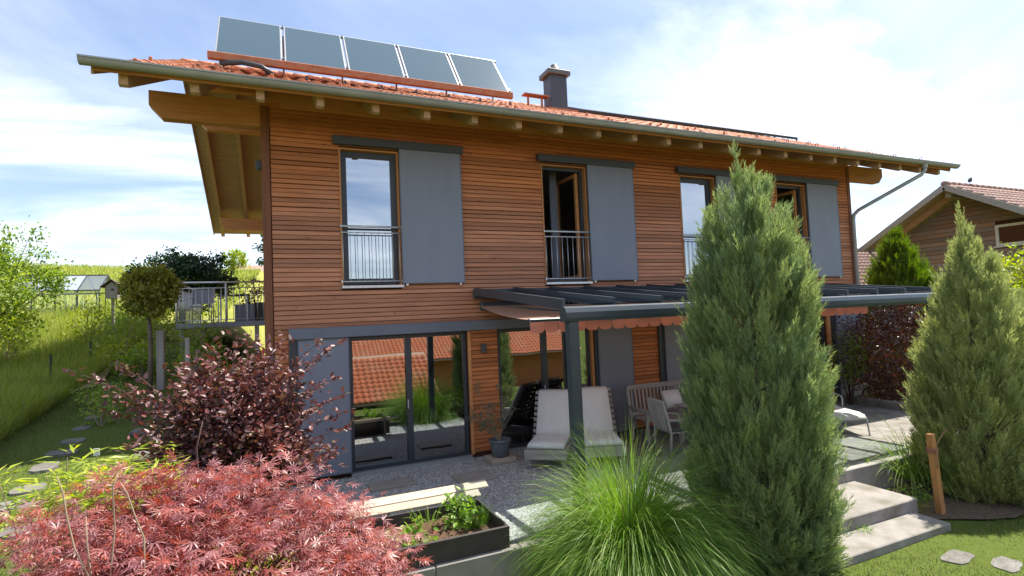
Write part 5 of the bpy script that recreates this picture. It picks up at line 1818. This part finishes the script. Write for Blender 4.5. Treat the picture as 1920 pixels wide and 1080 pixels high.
def tree(name, label, base, crown_c, crown_r, squash, n, size, m, rng, trunk_r=0.06, limbs=16, tmpl=OV, bark=None, clumps=90, shell=0.25, group=None, bend=None):
    e = empty(name, base, label, 'tree', group)
    b = np.array(base, float); c = np.array(crown_c, float) - b
    sq = np.array(squash)
    cdir = rdir(clumps, 0.05, rng)
    cr_ = (shell + (1 - shell) * rng.random(clumps) ** 0.45) * rng.uniform(0.78, 1.14, clumps)
    cc_ = c + cdir * cr_[:, None] * sq * crown_r
    w = rng.integers(0, clumps, n)
    sp = crown_r * 0.85 / clumps ** (1 / 3)
    pos = cc_[w] + rng.normal(size=(n, 3)) * sp * 0.55
    ax = norm(norm(pos - c) * 0.6 + rdir(n, 0, rng) * 0.8)
    nr = norm(rdir(n, 0, rng) * 0.6 + np.array([0, 0, 0.5]) + norm(pos - c) * 0.35)
    V, F, A = scatter(tmpl[0], tmpl[1], pos, basis(ax, nr), size * rng.uniform(0.65, 1.25, n), np.clip(rng.random(clumps)[w] * 0.55 + rng.random(n) * 0.45, 0, 0.999))
    np_obj('crown', V, F, A, m, e)
    tk = MB()
    fork = Vector(c - np.array([0, 0, crown_r * sq[2] * 0.75]))
    mid = fork * 0.5 + Vector(bend or (0.03, 0.02, 0))
    tk.tube([(0, 0, -0.1), mid, fork], [trunk_r, trunk_r * 0.85, trunk_r * 0.7], 9)
    for i in rng.choice(clumps, min(limbs, clumps), replace=False):
        p1 = Vector(cc_[i])
        md = fork.lerp(p1, 0.5) + Vector((rng.normal() * 0.05, rng.normal() * 0.05, 0.06)) * crown_r
        tk.tube([fork - Vector((0, 0, 0.02)), fork.lerp(md, 0.6), md, p1], [trunk_r * 0.5, trunk_r * 0.38, trunk_r * 0.25, trunk_r * 0.08], 5, False)
    tk.build('trunk', bark or m_bark, e)
    return e


rt_ = np.random.default_rng(71)


def gpt(x, y, dz=0.0):
    return (x, y, float(gz(x, y)) + dz)


# apple tree at the left edge
ax_, ay_ = -4.75, 2.6
tree('apple_tree', 'light green fruit tree with open crown at the left edge', gpt(-6.0, 7.4), (-6.45, 7.5, 3.95), 1.42, (1.0, 0.95, 1.05), 9500, 0.09, lm_apple, rt_, 0.055, 26, clumps=85, shell=0.12)
tree('apple_tree', 'bare limbed fruit tree cut off by the left edge', gpt(-5.75, 3.6), (-5.85, 3.7, 3.55), 0.9, (0.9, 1, 1.2), 700, 0.07, lm_apple, rt_, 0.075, 22, clumps=50, shell=0.15, bend=(-0.15, 0, 0))
# globe maple on a stem in front of the deck
tree('globe_tree', 'olive green ball shaped tree on a bare stem left of the balcony', gpt(-2.16, 1.5), (-2.16, 1.5, 3.33), 0.47, (1.05, 1.0, 0.86), 5200, 0.075, lm_globe, rt_, 0.045, 18, clumps=70, shell=0.3)
# big dark round bush behind the deck
tree('dark_round_tree', 'big dark green rounded tree behind the balcony', gpt(-3.1, 11.5), (-3.15, 11.5, 4.28), 1.34, (1.12, 1.0, 0.74), 15000, 0.11, lm_darkbush, rt_, 0.12, 18, clumps=130, shell=0.5)
tree('far_tree', 'small yellow green tree on the hill beyond the balcony', gpt(-4.4, 52), (-4.4, 52, 9.4), 1.1, (1.3, 1, 0.9), 900, 0.28, lm_yellow, rt_, 0.12, 10, clumps=40)
tree('far_tree', 'dark tree peeping out past the house corner on the hill', gpt(-0.55, 40), (-0.55, 40, 9.2), 1.3, (0.9, 1, 1.35), 1100, 0.28, lm_darkbush, rt_, 0.15, 10, clumps=40)

# shrubs and weeds on the slope
for i, (x, y, r_, m_, lb) in enumerate((
        (-3.1, 4.2, 0.45, lm_yellow, 'yellow green shrub at the foot of the globe tree'),
        (-3.7, 6.6, 0.60, lm_apple, 'mid green shrub below the birdhouse'),
        (-2.6, 3.4, 0.38, lm_apple, 'leafy green shrub right of the globe tree stem'),
        (-4.9, 8.5, 0.70, lm_yellow, 'bright yellow green bush in front of the greenhouse'),
        (-1.5, 2.8, 0.42, lm_apple, 'green shrub in the shade under the balcony'),
        (-1.2, 1.6, 0.40, lm_yellow, 'yellow green shrub between balcony and copper bush'),
        (-5.6, 5.6, 0.65, lm_yellow, 'yellow green bush among the meadow grass below the greenhouse'),
        (-3.1, 8.6, 0.55, lm_yellow, 'light green shrub left of the balcony railing'),
        (-1.75, 4.55, 0.62, lm_apple, 'leafy shrub hiding the left support of the balcony'),
        (-0.85, 4.35, 0.55, lm_yellow, 'light green shrub below the balcony beside the house wall'))):
    leafy('garden_shrub', lb, 'shrub', gpt(x, y, r_ * 0.85), r_, 900, 0.075, OV, m_, rt_, stems=14, stem_m=m_twig, clumps=44, group='shrubs on the slope')

# post by the globe tree
o = MB().box(-0.06, 0.06, -0.06, 0.06, -0.1, 1.1, 0.008).build('wooden_post', m_oldwoodz, None, gpt(-2.05, 1.9))
tag(o, 'weathered square wooden post behind the globe tree stem', 'post')
o = MB().box(-0.04, 0.04, -0.04, 0.04, -0.1, 0.95, 0.006).build('wooden_post', m_oldwoodz, None, gpt(-1.62, 1.9))
tag(o, 'thin wooden post right of the globe tree', 'post')

# fence posts
for px, py0, lb in ((95, 715, 'dark green metal fence post nearest the picture edge'), (170, 682, 'dark green metal fence post farther up the meadow')):
    p = lawn_hit(px, py0 + 12)
    o = MB().tube([(0, 0, -0.2), (0, 0, 0.62)], 0.020, 8).tube([(0, 0, 0.62), (0, 0, 0.63)], 0.024, 8).build('fence_post', m_green_post, None, (p.x, p.y, p.z))
    tag(o, lb, 'post', 'fence posts at the meadow')

# greenhouse
gh = empty('greenhouse', gpt(-7.4, 15.0), 'small greenhouse with grey translucent roof behind the fruit tree', 'greenhouse')
gz0 = gh.location.z
GX0, GX1, GY0, GY1, GH, GR = -1.6, 1.10, 0.0, 2.3, 0.95, 1.62
fr = MB()
for x in np.linspace(GX0, GX1, 5):
    fr.beam((x, GY0, -0.3), (x, GY0, GH), 0.04, 0.04); fr.beam((x, GY1, -0.3), (x, GY1, GH), 0.04, 0.04)
    fr.beam((x, GY0, GH), (x, (GY0 + GY1) / 2, GR), 0.035, 0.035); fr.beam((x, GY1, GH), (x, (GY0 + GY1) / 2, GR), 0.035, 0.035)
for y, z in ((GY0, GH), (GY1, GH), ((GY0 + GY1) / 2, GR), (GY0, 0.0)):
    fr.beam((GX0, y, z), (GX1, y, z), 0.045, 0.045)
fr.beam((GX1, GY0, 0.1), (GX1, GY1, 0.1), 0.03, 0.03); fr.beam((GX1, GY0 + 0.8, 0), (GX1, GY0 + 0.8, 1.3), 0.03, 0.03)
fr.build('frame', m_frame, gh)
for i in range(4):
    xa = GX0 + i * (GX1 - GX0) / 4 + 0.025; xb = xa + (GX1 - GX0) / 4 - 0.05
    ym = (GY0 + GY1) / 2
    for s, y0 in ((0, GY0), (1, GY1)):
        MB().add([(xa, y0, GH + 0.01), (xb, y0, GH + 0.01), (xb, ym, GR), (xa, ym, GR)], [(0, 1, 2, 3)]).build('roof_sheet', g_green, gh)
    MB().add([(xa, GY0, 0.0), (xb, GY0, 0.0), (xb, GY0, GH - 0.02), (xa, GY0, GH - 0.02)], [(0, 1, 2, 3)]).build('side_pane', g_roof, gh)
MB().add([(GX1, GY0, 0.0), (GX1, GY1, 0.0), (GX1, GY1, GH), (GX1, (GY0 + GY1) / 2, GR - 0.03), (GX1, GY0, GH)], [(0, 1, 2, 3, 4)]).build('gable_pane', g_roof, gh)

# birdhouse
bh = empty('birdhouse', gpt(-4.62, 9.7), 'small wooden birdhouse on a pole in the meadow', 'birdhouse')
pz = 3.62 - bh.location.z
MB().beam((0, 0, -0.2), (0, 0, pz), 0.07, 0.07).build('pole', m_oldwoodz, bh)
MB().prism([(-0.15, pz), (0.15, pz), (0.15, pz + 0.36), (0, pz + 0.50), (-0.15, pz + 0.36)], 'y', -0.15, 0.15).build('box', m_oldwoodz, bh)
rfm = MB()
for s in (-1, 1):
    rfm.beam((0, -0.0, pz + 0.56), (s * 0.27, 0, pz + 0.34), 0.42, 0.025)
rfm.build('roof', m_bark, bh)
MB().lathe([(0.0, 0), (0.035, 0), (0.035, 0.01), (0, 0.01)], (0, 0, 0), 12).build('entrance_hole', m_dark, bh, (0.02, -0.152, pz + 0.26)).rotation_euler.x = R(90)

# balcony deck on the hill side
dkz = 2.75
deck = empty('balcony', (-1.22, 5.0, dkz), 'raised balcony with galvanised railing on the left side of the house', 'balcony')
DX0, DX1, DY1 = -1.05, 0.97, 4.2
MB().box(DX0, DX1, 0.0, DY1, -0.13, 0.0, 0.01).build('deck_slab', m_shut, deck)
for x, y in ((DX0 + 0.1, 0.12), (DX1 - 0.3, 0.12), (DX0 + 0.1, DY1 - 0.2)):
    MB().box(x - 0.05, x + 0.05, y - 0.05, y + 0.05, float(gz(-1.22 + x, 5 + y)) - dkz - 0.3, -0.131).build('support', m_oldwoodz, deck)
rl = MB()
for (xa, ya, xb, yb_) in ((DX0, 0.03, DX1, 0.03), (DX0, 0.03, DX0, DY1)):
    rl.tube([(xa, ya, 0.98), (xb, yb_, 0.98)], 0.022, 8); rl.tube([(xa, ya, 0.84), (xb, yb_, 0.84)], 0.012, 6); rl.tube([(xa, ya, 0.06), (xb, yb_, 0.06)], 0.012, 6)
rl.build('handrail', m_steel, deck)
bme = MB().tube([(0, 0, 0.06), (0, 0, 0.84)], 0.008, 6).mesh('baluster', m_steel)
for i in range(1, 15):
    inst(bme, 'baluster', deck, (DX0 + (DX1 - DX0) * i / 15, 0.03, 0))
for i in range(1, 28):
    inst(bme, 'baluster', deck, (DX0, 0.03 + (DY1 - 0.03) * i / 28, 0))
for x, y in ((DX0, 0.03), (0.0, 0.03), (DX1 - 0.03, 0.03), (DX0, DY1)):
    MB().tube([(x, y, -0.15), (x, y, 0.98)], 0.024, 8).build('railing_post', m_steel, deck)
pb_ = MB().box(-0.26, 0.26, -0.2, 0.2, 0.0, 0.46, 0.01).build('planter_box', m_railblue, None, (-0.85, 6.3, dkz))
tag(pb_, 'light grey planter box on the balcony', 'planter')
pb_ = MB().box(-0.14, 0.14, -0.2, 0.2, 0.0, 0.50, 0.01).build('planter_box', m_frame, None, (-0.50, 6.3, dkz))
tag(pb_, 'narrow black planter box next to the grey one on the balcony', 'planter')
leafy('balcony_plant', 'yellow green plant growing in the balcony planter', 'plant', (-0.8, 6.35, dkz + 0.65), 0.28, 260, 0.07, OV, lm_yellow, rt_, base=(-0.8, 6.35, dkz + 0.40), clumps=18)
leafy('balcony_plant', 'reddish plant near the house wall on the balcony', 'plant', (-0.55, 5.5, dkz + 0.85), 0.22, 220, 0.07, OV, lm_copper, rt_, base=(-0.55, 5.5, dkz + 0.0), clumps=16)
cf = empty('balcony_chair', (-1.85, 5.9, dkz), 'grey metal chair behind the balcony railing', 'chair')
for s in (-1, 1):
    MB().tube([(s * 0.24, -0.22, 0), (s * 0.24, -0.2, 0.62), (s * 0.24, 0.2, 0.64)], 0.014, 6).build('arm_frame', m_alu, cf)
    MB().tube([(s * 0.24, 0.26, 0), (s * 0.24, 0.2, 0.42), (s * 0.24, 0.32, 0.90)], 0.014, 6).build('back_frame', m_alu, cf)
MB().box(-0.23, 0.23, -0.2, 0.2, 0.41, 0.43).build('seat', m_shut, cf)
MB().beam((0, 0.215, 0.5), (0, 0.31, 0.88), 0.46, 0.015, up=(0, 1, 0)).build('backrest', m_shut, cf)
bt = empty('balcony_table', (-1.15, 6.4, dkz), 'dark table on the balcony beside the chair', 'table')
MB().box(-0.38, 0.38, -0.35, 0.35, 0.70, 0.73, 0.005).build('table_top', m_frame, bt)
for sx in (-1, 1):
    for sy in (-1, 1):
        MB().beam((sx * 0.34, sy * 0.3, 0), (sx * 0.34, sy * 0.3, 0.70), 0.03, 0.03).build('leg', m_alu, bt)

# far farm building on the hill
fb = empty('farm_building', gpt(-2.0, 66), 'far farm building with dark solar roof on the hill crest', 'building')
fz = 0.0
MB().box(-3.6, 4.5, 0, 8, -1, 0.35).build('wall', m_oldwood, fb)
MB().prism([(-0.6, 0.30), (4.0, 1.5), (8.6, 0.30), (8.6, 0.2), (4.0, 1.35), (-0.6, 0.2)], 'x', -4.0, 0.8).build('roof', m_tile_dk, fb)
MB().prism([(-0.6, 0.30), (4.0, 1.5), (8.6, 0.30), (8.6, 0.2), (4.0, 1.35), (-0.6, 0.2)], 'x', 0.81, 5.0).build('roof', m_frame, fb)

# ---------------------------------------------------------------- right background
nh = empty('neighbour_house', (22, 0, 0), 'neighbouring timber house with tiled gable roof behind the right juniper', 'house')
NXR = 0.0
AYn, AZn = 1.35, 6.62
SLn = 0.60
FEY, NEY = AYn + 3.15, AYn - 6.2


def zn(y):
    return AZn - SLn * abs(y - AYn)


LENn = 13.0
MB().prism([(NEY, zn(NEY)), (AYn, AZn), (FEY, zn(FEY)), (FEY, zn(FEY) - 0.05), (AYn, AZn - 0.05), (NEY, zn(NEY) - 0.05)], 'x', NXR, LENn).build('roof', m_soffit, nh)
nroof = nh.children[0]
for a, b in ((NEY, AYn), (AYn, FEY)):
    MB().beam((-0.02, a, zn(a) - 0.08), (-0.02, b, zn(b) - 0.08), 0.05, 0.20).build('barge_board', m_oldwood, nroof)
MB().beam((0.9, FEY - 0.35, zn(FEY - 0.35) - 0.18), (0.9, AYn, AZn - 0.18), 0.14, 0.20).build('rafter', m_beamy, nroof)
MB().beam((0.9, NEY + 0.35, zn(NEY + 0.35) - 0.18), (0.9, AYn, AZn - 0.18), 0.14, 0.20).build('rafter', m_beamy, nroof)
MB().tube([(-0.2, FEY + 0.05, zn(FEY) - 0.06), (LENn, FEY + 0.05, zn(FEY) - 0.06)], 0.07, 8).build('gutter', m_zinc, nroof)
MB().tube([(0.5, FEY + 0.02, zn(FEY) - 0.1), (0.6, FEY - 0.2, zn(FEY) - 0.45), (1.05, FEY - 0.75, zn(FEY) - 0.6), (1.05, FEY - 0.75, -1)], 0.05, 8).build('downpipe', m_zinc, nh)
# tiles on the near slope
cs2, sn2 = 1 / math.hypot(1, SLn), SLn / math.hypot(1, SLn)
tv2, tf2 = [], []
for d_, lift in ((0.0, 0.032), (0.40, 0.008)):
    for px_, pz_ in tprof:
        zz = pz_ + lift
        tv2.append((px_, d_ * cs2 - zz * sn2, d_ * sn2 + zz * cs2))
k = len(tprof)
for i in range(k - 1):
    tf2.append((i, i + 1, k + i + 1, k + i))
for px_, pz_ in tprof:
    zz = pz_ + 0.008
    tv2.append((px_, -zz * sn2, zz * cs2))
for i in range(k - 1):
    tf2.append((2 * k + i, 2 * k + i + 1, i + 1, i))


def tile_field(x0, x1, y0, z0, rows, sgn=1, TLn=0.35, w=0.29):
    pos = []
    for r_ in range(rows):
        for c_ in range(int((x1 - x0) / w)):
            pos.append((x0 + w * (c_ + 0.5), y0 + sgn * r_ * TLn * cs2, z0 + r_ * TLn * sn2 + rs.uniform(0, 0.006)))
    pos = np.array(pos)
    B_ = np.tile(np.diag([sgn, sgn, 1.0]), (len(pos), 1, 1))
    return scatter(tv2, np.array(tf2), pos, B_, np.ones(len(pos)), rng.random(len(pos)))


rows = int(math.hypot(AYn - NEY, zn(AYn) - zn(NEY)) / 0.35)
V, F, A = tile_field(0.0, LENn, NEY, zn(NEY) + 0.01, rows)
o = np_obj('roof_tile_field', V, F, A, m_tile_dk, nroof, smooth=True); o['kind'] = 'stuff'
rows = int(math.hypot(FEY - AYn, zn(AYn) - zn(FEY)) / 0.35)
V, F, A = tile_field(0.0, LENn, FEY, zn(FEY) + 0.01, rows, -1)
o = np_obj('roof_tile_field', V, F, A, m_tile_dk, nroof, smooth=True); o['kind'] = 'stuff'
rc = MB()
for i in range(34):
    rc.tube([(i * 0.38, AYn, AZn + 0.04), (i * 0.38 + 0.37, AYn, AZn + 0.055)], [0.11, 0.095], 8)
rc.build('ridge_cap', m_tile_dk, nroof)
# gable wall with horizontal boards
GW = 1.3
m_nboard = wood('silvered_board', (0.30, 0.255, 0.235), (0.19, 0.165, 0.158), 1, 0.22, c3=(0.33, 0.20, 0.13))
MB().prism([(NEY + 0.7, -0.6), (FEY - 0.55, -0.6), (FEY - 0.55, zn(FEY - 0.55) - 0.3), (AYn, AZn - 0.3), (NEY + 0.7, zn(NEY + 0.7) - 0.3)], 'x', GW + 0.04, GW + 0.3).build('wall', m_back, nh)
WYa, WYb, WZ0, WZ1 = -1.5, 0.55, 4.30, 5.05
z = 0.5
while z < AZn - 0.4:
    hw = (AZn - 0.32 - z) / SLn
    ya, yb_ = max(NEY + 0.7, AYn - hw), min(FEY - 0.55, AYn + hw)
    segs = [(ya, yb_)]
    if z + 0.15 > WZ0 and z < WZ1:
        segs = [(ya, WYa), (WYb, yb_)]
    for a, b in segs:
        if b - a > 0.1:
            MB().prism([(0.0, 0.0), (0.012, 0.150), (0.035, 0.150), (0.035, 0.0)], 'y', -(b - a) / 2, (b - a) / 2).build('board', m_nboard, nh, (GW, (a + b) / 2, z))
    z += 0.162
nw = MB()
nw.box(GW - 0.03, GW + 0.06, WYa, WYa + 0.09, WZ0, WZ1); nw.box(GW - 0.03, GW + 0.06, WYb - 0.09, WYb, WZ0, WZ1)
nw.box(GW - 0.03, GW + 0.06, WYa + 0.09, WYb - 0.09, WZ0, WZ0 + 0.09); nw.box(GW - 0.03, GW + 0.06, WYa + 0.09, WYb - 0.09, WZ1 - 0.09, WZ1)
nw.box(GW - 0.03, GW + 0.06, (WYa + WYb) / 2 - 0.06, (WYa + WYb) / 2 + 0.06, WZ0 + 0.09, WZ1 - 0.09)
nwo = nw.build('window', m_white, nh)
MB().box(GW + 0.01, GW + 0.02, WYa + 0.09, (WYa + WYb) / 2 - 0.06, WZ0 + 0.09, WZ1 - 0.09).build('pane', g_far, nwo)
MB().box(GW + 0.01, GW + 0.02, (WYa + WYb) / 2 + 0.06, WYb - 0.09, WZ0 + 0.09, WZ1 - 0.09).build('pane', g_far, nwo)
MB().box(GW - 0.06, GW + 0.0, WYa - 0.05, WYb + 0.05, WZ0 - 0.05, WZ0 - 0.002).build('sill', m_white, nwo)
for y in (AYn - 3.0,):
    MB().box(0.3, GW + 0.0, y - 0.08, y + 0.08, zn(y) - 0.42, zn(y) - 0.16).build('purlin', m_oldwood, nh)
MB().box(0.2, GW + 0.0, AYn - 0.09, AYn + 0.09, AZn - 0.45, AZn - 0.2).build('purlin', m_oldwood, nh)
brd = MB().lathe([(0.0, -0.05), (0.06, -0.02), (0.07, 0.03), (0.05, 0.09), (0.035, 0.12), (0.0, 0.15)], (0, 0, 0.05), 10)
o = brd.build('bird', m_dark, None, (22 + 1.5, AYn - 0.05, AZn + 0.18)); o.rotation_euler.y = R(40); o.scale = (1, 1, 1.3)
tag(o, 'small dark bird perched on the ridge of the neighbouring house', 'bird')

# lower outbuilding with tiled roof
ob = empty('outbuilding', (26.5, 6.0, 0), 'low outbuilding with reddish tiled roof between the two houses', 'building')
OZ, OY0 = 2.9, -1.0
MB().box(-2.5, 6, 0.0, 5, -0.4, 2.9).build('wall', m_slat, ob)
MB().prism([(OY0, OZ), (3.2, OZ + 4.2 * SLn), (7.4, OZ), (7.4, OZ - 0.06), (3.2, OZ + 4.2 * SLn - 0.06), (OY0, OZ - 0.06)], 'x', -3.4, 6.5).build('roof', m_soffit, ob)
V, F, A = tile_field(-3.4, 6.5, OY0, OZ + 0.01, int(math.hypot(4.2, 4.2 * SLn) / 0.35))
o = np_obj('roof_tile_field', V, F, A, m_tile_dk, ob.children[1], smooth=True); o['kind'] = 'stuff'

juniper((17.75, 0.6, -0.4), 5.0, [(0, 0.9), (0.2, 1.18), (0.5, 1.05), (0.75, 0.72), (0.92, 0.30), (1, 0.05)],
        'bright green pyramidal thuja right of the house', lm_thuja, rj, 560, 34, 0.33, 'thuja')
leafy('dark_red_bush', 'dark red leaved bush at the far right end of the terrace', 'shrub', (14.35, -1.15, 1.28), 1.32, 7500, 0.085, OV, lm_redbush, rt_, stems=30, base=(14.35, -1.15, -0.45), clumps=130, squash=(1.05, 0.85, 0.92))
leafy('climbing_shrub', 'light green leafy shrub left of the dark red bush', 'shrub', (13.15, -0.85, 1.25), 0.42, 700, 0.075, OV, lm_apple, rt_, stems=14, base=(13.2, -0.7, -0.05), clumps=40, squash=(0.8, 0.8, 1.6))
leafy('yellow_shrub', 'yellow green shrub between the right junipers', 'shrub', (16.6, -2.9, 2.4), 1.15, 3000, 0.11, OV, lm_yellow, rt_, stems=20, base=(16.6, -2.9, -0.45), clumps=80, squash=(1.0, 1, 1.0))
leafy('hedge_shrub', 'mid green shrub behind the right juniper under the neighbouring gable', 'shrub', (19.5, -1.0, 1.6), 1.7, 2600, 0.13, OV, lm_apple, rt_, stems=20, base=(19.5, -1.0, -0.45), clumps=80)
leafy('low_plant', 'low green plants at the foot of the right juniper', 'plant', (8.75, -4.6, -0.33), 0.22, 260, 0.05, OV, lm_herb, rt_, stems=8, base=(8.75, -4.6, -0.44), clumps=20, squash=(1.4, 1, 0.5))
tuft('grass_tuft', 'dry straw coloured grass right of the concrete steps', (8.35, -4.75, -0.45), 160, 0.32, 0.008, lm_meadow, r2, 0.9, 0.3, 0.20, 4, 'grass clump')
tuft('grass_tuft', 'small green tuft growing in the joint at the terrace edge', (8.72, -4.0, 0.0), 40, 0.10, 0.006, lm_herb, r2, 0.8, 0.2, 0.05, 3, 'grass clump')
tuft('grass_tuft', 'small green tuft at the foot of the concrete step', (6.9, -5.12, -0.345), 60, 0.10, 0.006, lm_herb, r2, 0.8, 0.2, 0.08, 3, 'grass clump')

# ---------------------------------------------------------------- houses downhill behind the camera, seen in the door glass


def downhill_house(name, label, x0, x1, yr, zr, slope_run, sl, m, wallm, rows_m):
    e = empty(name, ((x0 + x1) / 2, yr, float(gz((x0 + x1) / 2, yr))), label, 'house')
    ex, ez = e.location.x, e.location.z
    za = zr - ez; ze = za - slope_run * sl
    MB().prism([(slope_run, ze), (0, za), (-slope_run, ze), (-slope_run, ze - 0.12), (0, za - 0.12), (slope_run, ze - 0.12)], 'x', x0 - ex, x1 - ex).build('roof', m_soffit, e)
    ro = e.children[0]
    rows_ = int(math.hypot(slope_run, slope_run * sl) / 0.35)
    c2, s2 = 1 / math.hypot(1, sl), sl / math.hypot(1, sl)
    pos = []
    for r_ in range(rows_):
        for c_ in range(int((x1 - x0) / 0.29)):
            pos.append((x0 - ex + 0.29 * (c_ + 0.5), slope_run - r_ * 0.35 * c2, ze + r_ * 0.35 * s2 + 0.01))
    pos = np.array(pos)
    V, F, A = scatter(tv2, np.array(tf2), pos, np.tile(np.diag([-1.0, -1.0, 1.0]), (len(pos), 1, 1)), np.ones(len(pos)), rng.random(len(pos)))
    q = np_obj('roof_tile_field', V, F, A, rows_m, ro, smooth=True); q['kind'] = 'stuff'
    MB().box(x0 - ex + 0.8, x1 - ex - 0.8, -slope_run + 0.8, slope_run - 0.8, min(-1.0, ze - 3.0), ze + 0.3 * sl).build('wall', wallm, e)
    return e


downhill_house('garage', 'orange tiled garage downhill behind the camera, mirrored in the glass door', -3.0, 7.2, -19.0, 0.75, 3.3, 0.60, m_tile_or, m_plaster, m_tile_or)
downhill_house('downhill_house', 'red tiled house downhill behind the garage, mirrored in the glass door', -2.0, 22.0, -33.0, 2.9, 6.0, 0.55, m_tile_dk, m_slat, m_tile_or)
